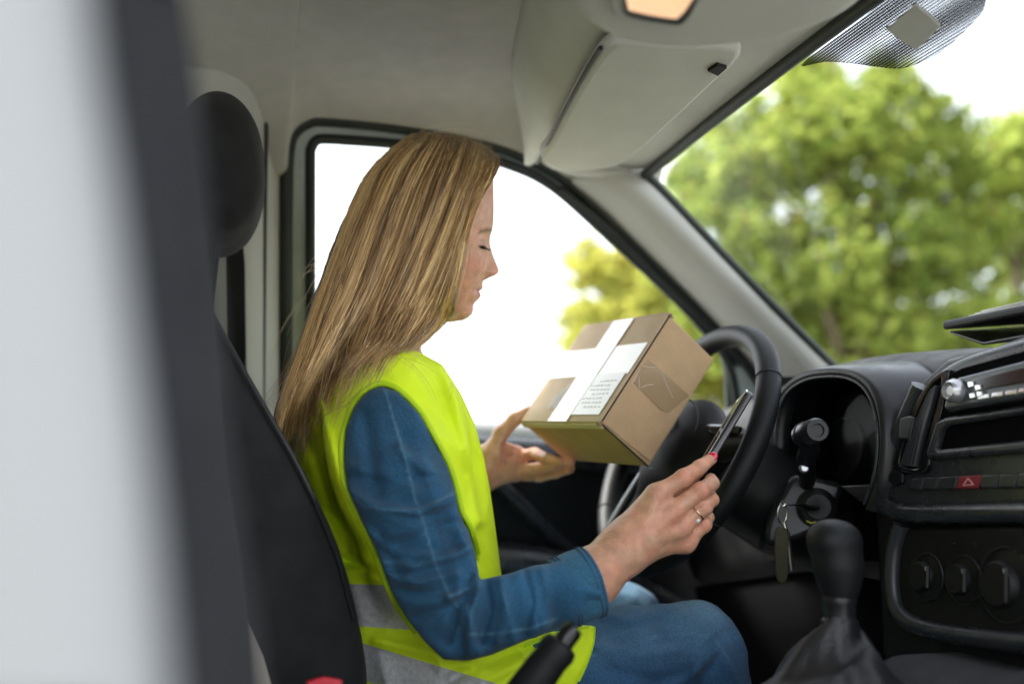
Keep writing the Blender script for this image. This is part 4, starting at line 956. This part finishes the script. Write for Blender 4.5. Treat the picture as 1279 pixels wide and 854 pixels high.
# folds: bunching across the forearm and in the elbow crook, drags down the upper arm
axf = (CU-EL)/np.linalg.norm(CU-EL); tf = (X-EL[0])*axf[0]+(Y_-EL[1])*axf[1]+(Z-EL[2])*axf[2]
axu = (EL-SH)/np.linalg.norm(EL-SH); tu = (X-SH[0])*axu[0]+(Y_-SH[1])*axu[1]+(Z-SH[2])*axu[2]; Lu = np.linalg.norm(EL-SH)
n1 = noise3(tf*48+Z*6, Y_*9+Z*9, Z*12, 5); n2 = noise3(X*10+Z*26, Y_*9, Z*16, 8); n3 = noise3(X*60, Y_*60, Z*60, 4)
wf = np.clip((tf+.02)/.03, 0, 1)*np.clip((.150-tf)/.03, 0, 1)
wu = np.clip(1-wf, 0, 1)
D_ = wf*.0062*(1-2*np.abs(n1))+wu*.0062*(1-2.2*np.abs(n2))*np.clip((tu)/.05, .2, 1)+.0006*n3
def crease(line, wpx, amp):
    d = line_d(px, py, line); return amp*np.exp(-(d/wpx)**2)
for L, wp, am in (([(432, 612), (470, 632), (520, 640), (556, 628), (580, 612)], 6, .006), ([(438, 596), (480, 605), (530, 600), (575, 580)], 9, -.004), ([(455, 520), (465, 580), (470, 618)], 10, -.003),
                  ([(470, 700), (520, 706), (575, 690), (602, 672)], 7, .005), ([(560, 745), (585, 735), (600, 716)], 6, .007), ([(520, 770), (560, 760), (592, 742)], 8, -.0045), ([(600, 800), (612, 760), (606, 725)], 6, -.005), ([(622, 800), (634, 760), (626, 722)], 6, .004),
                  ([(430, 640), (470, 668), (500, 715)], 9, -.005), ([(590, 722), (570, 760), (560, 800)], 5, -.005), ([(600, 725), (588, 770), (586, 815)], 5, .004), ([(490, 735), (530, 742), (575, 735)], 6, -.004), ([(480, 715), (520, 728), (570, 716)], 5, .004), ([(445, 650), (490, 690), (540, 694)], 6, .004), ([(655, 790), (664, 750), (655, 712)], 5, -.003), ([(680, 780), (686, 745), (676, 708)], 5, .0025), ([(500, 560), (530, 585), (560, 590)], 8, .003), ([(500, 680), (540, 660), (590, 650)], 8, -.004)):
    D_ = D_+1.9*crease(L, wp, am)
SEAM = [(481, 488), (492, 525), (507, 575), (519, 625), (530, 655), (542, 700), (558, 735), (572, 758)]; SEAM2 = [(585, 792), (625, 790), (665, 784), (695, 772)]
D_ = D_+crease(SEAM, 2.2, .0012)+crease(SEAM2, 2.0, .001)
f_.F = (f_.F-D_).astype(np.float32)
# the arm opening of the vest bounds the sleeve
SLP = [(477, 482), (498, 490), (523, 516), (543, 551), (559, 582), (568, 612), (573, 639), (584, 658), (594, 693), (599, 724), (635, 716), (666, 706), (686, 703), (727, 688), (790, 668), (790, 772), (747, 768), (686, 787), (655, 800), (615, 817), (584, 825), (554, 823), (533, 803), (508, 772), (488, 736), (472, 690), (452, 650), (434, 609), (429, 573), (432, 537), (444, 506), (460, 488)]
dep_ = (X-CAM[0])*FW[0]+(Y_-CAM[1])*FW[1]+(Z-CAM[2])*FW[2]
f_.smax((poly_sd(px, py, SLP)*dep_/FPX).astype(np.float32), .008)
# cut open at the cuff
f_.smax(((X-CU[0])*axf[0]+(Y_-CU[1])*axf[1]+(Z-CU[2])*axf[2]), .002)
V, F = f_.mesh(); vx, vy = proj(V.T.copy().T.T.T) if False else (CX+FPX*((V-CAM)@RT)/((V-CAM)@FW), CY-FPX*((V-CAM)@UP)/((V-CAM)@FW))
near = (V[:, 1] < 1.12)*np.clip(.8+.4*noise3(V[:, 0]*90, V[:, 1]*90, V[:, 2]*90, 77), .3, 1)
c = np.broadcast_to(DEN, (len(V), 3)).copy()
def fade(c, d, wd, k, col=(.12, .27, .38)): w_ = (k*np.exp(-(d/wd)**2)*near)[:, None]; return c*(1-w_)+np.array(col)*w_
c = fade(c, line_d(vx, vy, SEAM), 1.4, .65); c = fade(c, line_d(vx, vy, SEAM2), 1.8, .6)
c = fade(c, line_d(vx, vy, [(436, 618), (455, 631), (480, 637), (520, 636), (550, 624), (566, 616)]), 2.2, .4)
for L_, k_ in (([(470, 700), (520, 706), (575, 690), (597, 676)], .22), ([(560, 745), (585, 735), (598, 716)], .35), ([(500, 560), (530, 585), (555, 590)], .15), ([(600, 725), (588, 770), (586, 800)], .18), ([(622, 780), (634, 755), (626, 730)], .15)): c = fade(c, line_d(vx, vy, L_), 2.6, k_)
tfv = (V-EL)@axf; n_ = noise3(tfv*48+V[:, 2]*6, V[:, 1]*9+V[:, 2]*9, V[:, 2]*12, 5); c = c*(1+.35*np.clip(1-2*np.abs(n_), -1, 1)[:, None]*((tfv > 0)[:, None]))  # worn fold ridges paler; shade of the valleys put into the colour
n_ = noise3(V[:, 0]*30, V[:, 1]*30, V[:, 2]*30, 11); c = c*(1+.18*n_[:, None])
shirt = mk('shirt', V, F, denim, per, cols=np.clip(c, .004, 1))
# cuff
def ringsec(c0_, c1_, r0, r1, th_, name, m_, parent, wob=.0, n=72):
    ax_ = (c1_-c0_)/np.linalg.norm(c1_-c0_); a = np.array([0, 1., 0]); a -= ax_*(a@ax_); a /= np.linalg.norm(a); b_ = np.cross(ax_, a); rows = []
    prof = [(0, r0-th_), (0.0, r0-.0008), (.03, r0), (.5, (r0+r1)/2+.0006), (.96, r1), (1.0, r1-.0006), (1.0, r1-th_), (.6, r1-th_)]
    for u, r_ in prof: rows.append([c0_+(c1_-c0_)*u+(r_+wob*math.sin(3*t+1)+wob*.6*math.sin(5*t))*(math.cos(t)*a+math.sin(t)*b_) for t in np.linspace(0, 2*math.pi, n+1)])
    V, F = grid_mesh(rows); o = mk(name, V, F, m_, parent, cols=np.broadcast_to(np.array((.030, .125, .215)), (len(V), 3))); return o, ax_, a, b_
cA, cB = H(698, 741, 1.035), H(740, 724, 1.035)
cuff, ax_, a_, b_ = ringsec(cA, cB, .0372, .0378, .004, 'cuff', denim, shirt, .0010)
for u, rr2 in ((.10, .0382), (.2, .0383), (.80, .0385), (.92, .0385)):
    cc_ = cA+(cB-cA)*u; V = []; F = []
    ts = np.linspace(0, 2*math.pi, 181)
    for k in range(0, 180, 2):
        v, f = tube_mesh([cc_+(rr2+.0010*math.sin(3*t+1)+.0006*math.sin(5*t))*(math.cos(t)*a_+math.sin(t)*b_) for t in (ts[k], ts[k]+.022)], .0008, 4); o = len(V); V.extend(v); F.extend([[i+o for i in q] for q in f])
    mk('stitching', V, F, thread, cuff)
# far sleeve and shirt front collar part
f_ = Field((.0, 1.30, .95), (.5, 1.62, 1.36), .005); f_.cone(H(500, 525, 1.43), H(545, 690, 1.49), .058, .050, 0); f_.cone(H(545, 690, 1.49), H(578, 612, 1.455), .048, .036, .02)
V, F = f_.mesh(); mk('shirt_sleeve', V, F, denim, per, cols=np.broadcast_to(DEN, (len(V), 3)))
# --- jeans
JE = np.array((.030, .100, .200))
K1, K2 = H(868, 813, 1.17), H(775, 782, 1.42)
f_ = Field((.05, 1.02, .45), (.85, 1.56, 1.12), .004)
f_.cone(H(560, 880, 1.21), H(700, 838, 1.18), .085, .072, 0); f_.cone(H(700, 838, 1.18), K1, .070, .056, .02); f_.cone(K1, H(925, 1000, 1.18), .054, .046, .02); f_.cone(H(930, 1000, 1.18), np.array([.74, 1.18, .52]), .05, .045, .02)
f_.cone(H(560, 870, 1.36), K2, .085, .061, .02); f_.cone(K2, H(845, 940, 1.42), .058, .05, .02); f_.cone(H(845, 940, 1.42), np.array([.74, 1.40, .52]), .05, .045, .02)
f_.cone(H(545, 862, 1.26), H(545, 862, 1.32), .085, .085, .03)
X, Y_, Z = f_.grids(); px, py = f_.pix()
f_.F = (f_.F-.0035*(1-2*np.abs(noise3(X*22+Z*20, Y_*8, Z*10-X*6, 21)))-.0012*noise3(X*60, Y_*60, Z*60, 4)).astype(np.float32)
for L, wp, am in (([(905, 780), (880, 800), (868, 840)], 7, .004), ([(870, 860), (890, 830), (900, 800)], 7, -.005), ([(745, 806), (800, 818), (850, 808)], 7, .005), ([(835, 860), (872, 836), (905, 800)], 6, .005), ([(760, 835), (820, 850), (860, 840)], 8, -.005), ([(750, 775), (780, 785), (830, 775)], 6, -.003)): f_.F -= (crease(L, wp, am)).astype(np.float32)
JS = [(735, 819), (780, 806), (825, 793), (865, 790), (892, 797), (910, 822), (928, 860)]
f_.F -= crease(JS, 2.5, .0012).astype(np.float32)
V, F = f_.mesh(); vx, vy = (CX+FPX*((V-CAM)@RT)/((V-CAM)@FW), CY-FPX*((V-CAM)@UP)/((V-CAM)@FW)); near = (V[:, 1] < 1.24)*np.clip(.55+.7*noise3(V[:, 0]*90, V[:, 1]*90, V[:, 2]*90, 77), .1, 1)
c = np.broadcast_to(JE, (len(V), 3)).copy(); c = fade(c, line_d(vx, vy, JS), 1.6, .6, (.10, .2, .34))
up_ = np.clip((V[:, 2]-.93)/.06, 0, 1)[:, None]; lit_fade = np.clip(.5+noise3(V[:, 0]*14, V[:, 1]*14, V[:, 2]*14, 9), 0, 1)[:, None]*up_
c = c*(1-.75*lit_fade)+np.array((.14, .27, .40))*.75*lit_fade; c *= 1+.15*noise3(V[:, 0]*50, V[:, 1]*50, V[:, 2]*50, 31)[:, None]  # faded denim, with light on the thigh tops put into the colour
jeans = mk('jeans', V, F, jean, per, cols=np.clip(c, .003, 1))
for s, y in ((0, 1.18), (1, 1.40)):
    f_ = Field((.62, y-.08, .46), (1.02, y+.08, .66), .006); f_.cone((.74, y, .56), (.74, y, .60), .042, .042, 0); f_.cone((.74, y, .53), (.92, y, .525), .035, .032, .03); V, F = f_.mesh(); mk('shoe', V, F, M['black'], per)
# --- hi-vis vest
vest_m = mat('hi_vis_cloth', (.78, .99, .012), .7, bump=.25, bscale=1200, var=.03, vscale=30)
bind_m = mat('vest_binding', (.55, .80, .008), .6, bump=.4, bscale=900)
refl = mat('reflective_tape', (.56, .56, .58), .4, metal=.25, bump=.6, bscale=900, var=.16, vscale=220)
VP = [(478, 430), (500, 431), (524, 440), (552, 455), (576, 492), (593, 530), (604, 570), (612, 610), (619, 660), (627, 722), (634, 770), (650, 800), (690, 788), (720, 780), (742, 781), (743, 800), (732, 832), (712, 870), (705, 960), (430, 960), (432, 790), (415, 690), (372, 590), (330, 520), (335, 470), (400, 435), (440, 425)]
f_ = Field((-.06, 1.02, .80), (.50, 1.56, 1.36), .0035)
f_.cone(H(478, 487, 1.29), H(492, 560, 1.29), .085, .112, 0, 1.30); f_.cone(H(492, 560, 1.29), H(512, 680, 1.29), .112, .108, .03, 1.40); f_.cone(H(512, 680, 1.29), H(540, 860, 1.29), .106, .118, .03, 1.38)
f_.cone(H(490, 492, 1.155), H(490, 492, 1.42), .056, .056, .03); f_.cone(H(502, 462, 1.25), H(502, 462, 1.33), .062, .062, .04); f_.cone(H(520, 490, 1.24), H(545, 560, 1.24), .062, .07, .03)
f_.cone(H(494, 500, 1.16), H(498, 580, 1.13), .062, .072, .03); f_.cone(H(498, 580, 1.13), H(520, 690, 1.125), .072, .060, .03)
f_.cone(H(480, 790, 1.24), H(560, 862, 1.21), .098, .10, .03)
# part that lies over the lap
f_.cone(H(560, 868, 1.20), H(725, 838, 1.175), .094, .082, .03); f_.cone(H(560, 868, 1.38), H(680, 838, 1.40), .094, .08, .03)
X, Y_, Z = f_.grids(); px, py = f_.pix()
n1 = noise3(X*30+Z*10, Y_*10, Z*7-X*8, 41); n2 = noise3(X*14, Y_*14, Z*26+X*20, 43)
f_.F = (f_.F-.0058*(1-2*np.abs(n1))-.0030*(1-2*np.abs(n2))).astype(np.float32)
for L, wp, am in (([(385, 540), (410, 620), (440, 700)], 8, -.006), ([(400, 500), (425, 600), (460, 690)], 7, .006), ([(410, 640), (470, 700)], 7, -.005), ([(560, 470), (585, 560), (598, 650)], 8, .004), ([(545, 480), (568, 540), (580, 590)], 7, -.0015),
                  ([(470, 800), (540, 815), (600, 835)], 8, .006), ([(560, 850), (620, 820), (690, 800)], 7, -.006), ([(600, 854), (660, 822), (720, 800)], 7, .005), ([(455, 600), (470, 680), (510, 740)], 6, .004), ([(430, 700), (500, 726)], 5, -.005), ([(560, 460), (520, 450)], 6, .002)):
    f_.F -= (1.25*crease(L, wp, am)).astype(np.float32)
dep = (X-CAM[0])*FW[0]+(Y_-CAM[1])*FW[1]+(Z-CAM[2])*FW[2]
f_.smax((poly_sd(px, py, VP)*dep/FPX).astype(np.float32), .010)
carve = np.maximum(poly_sd(px, py, SLP)*dep/FPX, Y_-(1.165-.055*np.clip((py-690)/40, 0, 1)))
f_.smax((-carve).astype(np.float32), .006)
V, F = f_.mesh()
bm = bmesh.new(); vs_ = [bm.verts.new(p) for p in V.tolist()]
for q in F.tolist(): bm.faces.new([vs_[i] for i in q])
for (x0, y0), (x1, y1) in (((440, 729), (560, 733)), ((453, 782), (575, 790)), ((457, 804), (640, 859)), ((457, 850), (640, 905)), ((575, 700), (576, 900)), ((640, 700), (641, 900))):
    n_ = np.cross(ray(x0, y0), ray(x1, y1)); bmesh.ops.bisect_plane(bm, geom=bm.verts[:]+bm.edges[:]+bm.faces[:], plane_co=tuple(CAM), plane_no=tuple(n_), dist=1e-6)
bm.verts.index_update(); bmesh.ops.triangulate(bm, faces=bm.faces[:])
V = np.array([v.co[:] for v in bm.verts]); F = np.array([[v.index for v in f.verts] for f in bm.faces]); bm.free()
vx, vy = (CX+FPX*((V-CAM)@RT)/((V-CAM)@FW), CY-FPX*((V-CAM)@UP)/((V-CAM)@FW))
def band(cx_, cy_):
    b1_ = (cy_ > 729+(cx_-440)/30) & (cy_ < 782+(cx_-453)*8/122) & (cx_ < 575)
    t = cy_-(804+(cx_-457)*55/183); b2_ = (t > 0) & (t < 46) & (cx_ < 640)
    return b1_ | b2_
fc = F; cx_ = vx[fc].mean(1); cy_ = vy[fc].mean(1); bsel = band(cx_, cy_)
def submesh(V, F): u, inv = np.unique(F, return_inverse=True); return V[u], inv.reshape(F.shape)
v, f = submesh(V, F[~bsel]); vest = mk('safety_vest', v, f, vest_m, per)
v, f = submesh(V, F[bsel]); mk('reflective_strip', v, f, refl, vest)
# piping round the arm opening, laid on the cloth at the edge of the sleeve
from mathutils.bvhtree import BVHTree
tv = BVHTree.FromPolygons([tuple(p) for p in V], F.tolist())
def drape(pts, out, r_, name, m_, parent, n=8):
    P = []
    for p in crs(pts, 6):
        d = ray(p[0], p[1]); d /= np.linalg.norm(d); h_ = tv.ray_cast(Vector(CAM), Vector(d))
        if h_[0] is not None: P.append(np.array(h_[0])-d*out)
    P = np.array(P); 
    for _ in range(3): P[1:-1] = (P[:-2]+2*P[1:-1]+P[2:])/4
    if len(P) > 2: return tube(name, P, r_, m_, parent, n)
drape([(520, 790), (500, 762), (485, 735), (468, 689), (449, 649), (431, 608), (426, 572), (429, 537), (441, 505), (458, 486), (477, 479), (499, 487), (525, 514), (546, 550), (562, 582), (571, 612), (577, 639), (588, 658), (597, 690)], .001, .0034, 'armhole_binding', bind_m, vest)
drape([(742, 784), (738, 815), (722, 850)], .000, .0022, 'hem_binding', bind_m, vest)
drape([(735, 783), (700, 790), (655, 806)], .000, .0022, 'hem_binding', bind_m, vest)
# ================================================================== hair
HP = [(628, 206), (626, 196), (616, 188), (603, 180), (585, 171), (560, 165), (532, 165), (508, 171), (486, 183), (468, 200), (452, 222), (436, 252), (420, 285), (408, 315), (398, 345), (388, 372), (378, 402), (366, 436), (352, 474), (340, 510), (335, 545), (343, 564), (355, 548), (371, 517), (395, 488), (419, 465), (445, 446), (474, 434), (498, 440), (514, 437), (530, 424), (545, 411), (560, 402), (571, 398), (574, 372), (578, 350), (583, 330), (587, 310), (590, 290), (598, 264), (608, 242), (616, 230), (624, 218)]
def hYc(py): t = np.clip((py-380)/130, 0, 1); return 1.29-.035*t*t*(3-2*t)
HPX = [p for p in HP if not (p[0] > 560 and p[1] > 200)]
HPX = [(680, 240), (676, 214), (660, 196), (626, 184)]+HP[2:33]+[(516, 470), (556, 440), (600, 440), (640, 430), (670, 380), (682, 300)]
def hTh(d2, py):
    R_ = 50.0; T = .084+.03*np.clip((py-380)/120, 0, 1); u = np.clip(d2/R_, 0, 1); return T*np.sqrt(np.clip(1-(1-u)**2, 0, None))
f_ = Field((-.06, 1.12, 1.20), (.38, 1.44, 1.64), .004)
px, py = f_.pix(); X, Y_, Z = f_.grids()
d2 = -poly_sd(px, py, HP)-3.0; d2x = -poly_sd(px, py, HPX)-3.0
dpt = 1.33/FPX
f_.F = np.where(d2 > 0, np.maximum(np.abs(Y_-hYc(py))-hTh(d2x, py)+.004, -d2*dpt), -d2*dpt+np.maximum(np.abs(Y_-hYc(py))-.004, 0)*.5).astype(np.float32)
V, F = f_.mesh(); vx, vy = (CX+FPX*((V-CAM)@RT)/((V-CAM)@FW), CY-FPX*((V-CAM)@UP)/((V-CAM)@FW))
cap = (np.broadcast_to((.16, .095, .045), (len(V), 3)))
hairparts = [(V, F, cap)]
# guides from front of the parting (s=0) to the crown (s=1)
GU = [
    [(622, 196), (619, 212), (604, 238), (590, 266), (581, 300), (574, 335), (566, 370), (556, 401), (538, 420), (516, 440)],
    [(608, 184), (604, 206), (589, 245), (574, 290), (561, 330), (547, 365), (531, 396), (515, 418), (499, 432), (484, 444)],
    [(590, 175), (580, 208), (564, 250), (547, 295), (529, 338), (511, 374), (491, 404), (471, 426), (452, 444), (436, 462)],
    [(568, 168), (551, 205), (533, 252), (514, 302), (495, 346), (476, 384), (455, 416), (434, 442), (414, 468), (400, 492)],
    [(545, 166), (520, 205), (499, 254), (480, 305), (461, 352), (440, 394), (420, 432), (402, 465), (386, 497), (374, 530)],
    [(528, 166), (492, 200), (468, 248), (449, 300), (431, 350), (412, 394), (394, 436), (378, 476), (364, 518), (354, 560)],
    [(515, 169), (470, 205), (443, 250), (423, 300), (406, 346), (391, 390), (376, 434), (360, 480), (347, 524), (343, 565)]]
GA = np.array(GU, float)
def guide(s, t):
    a = s*(len(GA)-1); i = min(int(a), len(GA)-2); fa = a-i
    L = GA[i]*(1-fa)+GA[i+1]*fa; b_ = t*(GA.shape[1]-1); j = np.minimum(b_.astype(int), GA.shape[1]-2); fb = (b_-j)[:, None]
    P0, P1, P2, P3 = L[np.maximum(j-1, 0)], L[j], L[j+1], L[np.minimum(j+2, len(L)-1)]
    return .5*((2*P1)+(P2-P0)*fb+(2*P0-5*P1+4*P2-P3)*fb*fb+(3*P1-P0-3*P2+P3)*fb**3)
NS, NP = 30000, 14
SV = []; SF = []; SCc = []; base = 0
LOCK = RNG.random((60, 8))
tt = np.linspace(0, 1, NP)
_b = RNG.random(64)
def BANDS(x): i = int(x); f = x-i; f = f*f*(3-2*f); return 2*(_b[i % 64]*(1-f)+_b[(i+1) % 64]*f)-1
for i in range(NS):
    near_ = i < NS*.72; stray = i % 70 == 0
    s = RNG.random(); lk = int(s*59); lock = LOCK[lk]
    s2 = np.clip(s+(.5-(s*59-lk))*.010+RNG.normal()*.004, 0, 1)
    t1 = RNG.uniform(.78, 1.0) if s > .12 else RNG.uniform(.62, 1.0)
    if RNG.random() < .10: t1 *= RNG.uniform(.5, .9)
    t0 = RNG.uniform(0, .03)+(RNG.random() < .35)*RNG.uniform(0, .35)
    P = guide(s2, t0+(t1-t0)*tt)
    ph, ph2 = lock[0]*6.3+RNG.normal()*.35, RNG.random()*6.3
    P[:, 0] += (.8 if s < .12 else 1.0)*(2.4+lock[3]*3)*np.sin(tt*(3.0+lock[1]*4)+ph)*tt+RNG.normal()*1.2+.7*np.sin(tt*11+ph2)
    P[:, 1] += .8*np.sin(tt*8+ph2)+RNG.normal()*.8
    if stray: P += np.stack([np.interp(tt, [0, .4, 1], [0, 3, RNG.normal()*16]), np.interp(tt, [0, 1], [0, RNG.normal()*8])], 1)
    if i % 22 == 5 and s > .25: P += np.stack([tt**2*RNG.uniform(-6, 34), tt**2*RNG.uniform(0, 34)], 1)
    dd_ = -poly_sd(P[:, 0], P[:, 1], HPX); d2 = np.clip(dd_, 0, None)
    y = hTh(d2, P[:, 1]); ly = np.clip(RNG.random()**1.4, 0, 1)*.012
    lift = (.0035*np.sin(tt*7+lock[4]*6.3)+.003*(lock[5]-.5))*np.clip(tt*4, 0, 1)
    low = np.clip((P[:, 1]-470)/80, 0, 1)      # ends lie on the cloth
    Yv = hYc(P[:, 1])+(-1 if near_ else 1)*(y-.004+ly*.6+lift+.004)
    dr = FW[None, :]+((P[:, 0]-CX)/FPX)[:, None]*RT-((P[:, 1]-CY)/FPX)[:, None]*UP
    Wp = CAM+dr*(Yv/dr[:, 1])[:, None]
    if near_ and P[-1, 1] > 425:
        dep0 = (Wp-CAM)@FW; dn = dep0.copy()
        for k in np.nonzero(P[:, 1] > 415)[0]:
            dv = Vector(dr[k]).normalized(); h_ = tv.ray_cast(Vector(CAM), dv)
            if h_[0] is not None:
                lim = (np.array(h_[0])-CAM)@FW-(.002+ly*.9)
                wgt = np.clip((P[k, 1]-470)/50, 0, 1); dn[k] = min(dn[k]*(1-wgt)+lim*wgt, lim)
        for _ in range(3): dn[1:-1] = np.minimum((dn[:-2]+2*dn[1:-1]+dn[2:])/4, dn[1:-1]+.001)
        Wp = CAM+dr*dn[:, None]
    T = np.gradient(Wp, axis=0); T /= np.linalg.norm(T, axis=1)[:, None]+1e-9
    side = np.cross(T, Wp-CAM); side /= np.linalg.norm(side, axis=1)[:, None]+1e-9
    rt_ = RNG.normal()*.6; nrm = np.cross(side, T); side = side*math.cos(rt_)+nrm*math.sin(rt_)
    wd = RNG.uniform(.00025, .0006)*(.5 if stray else 1); ww = (wd*np.interp(tt, [0, .1, .7, 1], [.5, 1, 1, .12]))[:, None]
    V = np.stack([Wp-side*ww, Wp+side*ww], 1).reshape(-1, 3); SV.append(V)
    k = np.arange(NP-1)*2+base; SF.append(np.stack([k, k+1, k+3, k+2], 1)); base += 2*NP
    # colour: streaks by lock, darker at the roots
    br = np.clip(.54+.40*(lock[2]-.5)+.34*BANDS(s*9+1.3*math.sin(s*17))+RNG.normal()*.26, 0, 1)
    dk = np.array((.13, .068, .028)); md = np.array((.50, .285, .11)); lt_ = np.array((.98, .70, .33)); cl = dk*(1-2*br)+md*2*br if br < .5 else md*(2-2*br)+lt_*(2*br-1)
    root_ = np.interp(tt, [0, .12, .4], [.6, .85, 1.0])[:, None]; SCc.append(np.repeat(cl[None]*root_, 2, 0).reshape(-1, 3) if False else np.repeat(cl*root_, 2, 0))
WISP = [[(440, 262), (418, 300), (396, 330), (380, 350), (376, 372)], [(430, 280), (404, 322), (384, 338)], [(414, 310), (392, 350), (372, 392), (358, 420)], [(405, 330), (384, 340), (374, 352), (380, 366)],
        [(572, 396), (560, 408), (548, 424), (536, 430)], [(574, 392), (562, 412), (544, 428), (528, 440)], [(560, 402), (552, 416), (540, 426)], [(520, 166), (560, 158), (598, 160), (640, 172)], [(560, 165), (596, 166), (606, 182), (604, 196)],
        [(585, 170), (600, 172), (612, 184), (612, 196)], [(340, 505), (322, 490), (316, 484)], [(352, 470), (334, 500), (320, 506)], [(388, 370), (370, 392), (352, 430), (342, 470)],
        [(540, 420), (552, 444), (560, 470), (556, 490)], [(500, 440), (522, 456), (540, 480), (548, 500)], [(505, 442), (530, 450), (546, 466)], [(480, 455), (470, 476), (440, 500), (400, 520), (372, 560)], [(460, 462), (430, 500), (392, 540), (380, 580)], [(620, 196), (628, 204), (622, 220), (616, 236)], [(626, 200), (622, 216), (612, 236)]]
for wi in WISP:
    for rep in range(3):
        P = np.array(crs(np.array(wi, float)+RNG.normal(size=2)*4.5+RNG.normal(size=(len(wi), 2))*1.2, 5)); n_ = len(P); y_ = np.full(n_, 1.26)
        dr = FW[None, :]+((P[:, 0]-CX)/FPX)[:, None]*RT-((P[:, 1]-CY)/FPX)[:, None]*UP; Wp = CAM+dr*(y_/dr[:, 1])[:, None]
        for k in range(n_):
            h_ = tv.ray_cast(Vector(CAM), Vector(dr[k]).normalized())
            if h_[0] is not None: dz = (np.array(h_[0])-CAM)@FW-.004; Wp[k] = CAM+dr[k]*min(dz, (Wp[k]-CAM)@FW)
        T = np.gradient(Wp, axis=0); T /= np.linalg.norm(T, axis=1)[:, None]+1e-9; side = np.cross(T, Wp-CAM); side /= np.linalg.norm(side, axis=1)[:, None]+1e-9
        ww = (.00022*np.linspace(1, .25, n_))[:, None]; SV.append(np.stack([Wp-side*ww, Wp+side*ww], 1).reshape(-1, 3)); k = np.arange(n_-1)*2+base; SF.append(np.stack([k, k+1, k+3, k+2], 1)); base += 2*n_
        SCc.append(np.tile(np.array((.62, .44, .22))*RNG.uniform(.5, 1.2), (2*n_, 1)))
V = np.concatenate(SV); F = np.concatenate(SF); C_ = np.concatenate(SCc)
hv = np.concatenate([hairparts[0][0], V]); hf = np.concatenate([hairparts[0][1], F+len(hairparts[0][0])]); hc_ = np.concatenate([cap, C_])
hairm = mat('hair_strands', (.3, .2, .1), .36, attr=True, spec=.6, sheen=.1)
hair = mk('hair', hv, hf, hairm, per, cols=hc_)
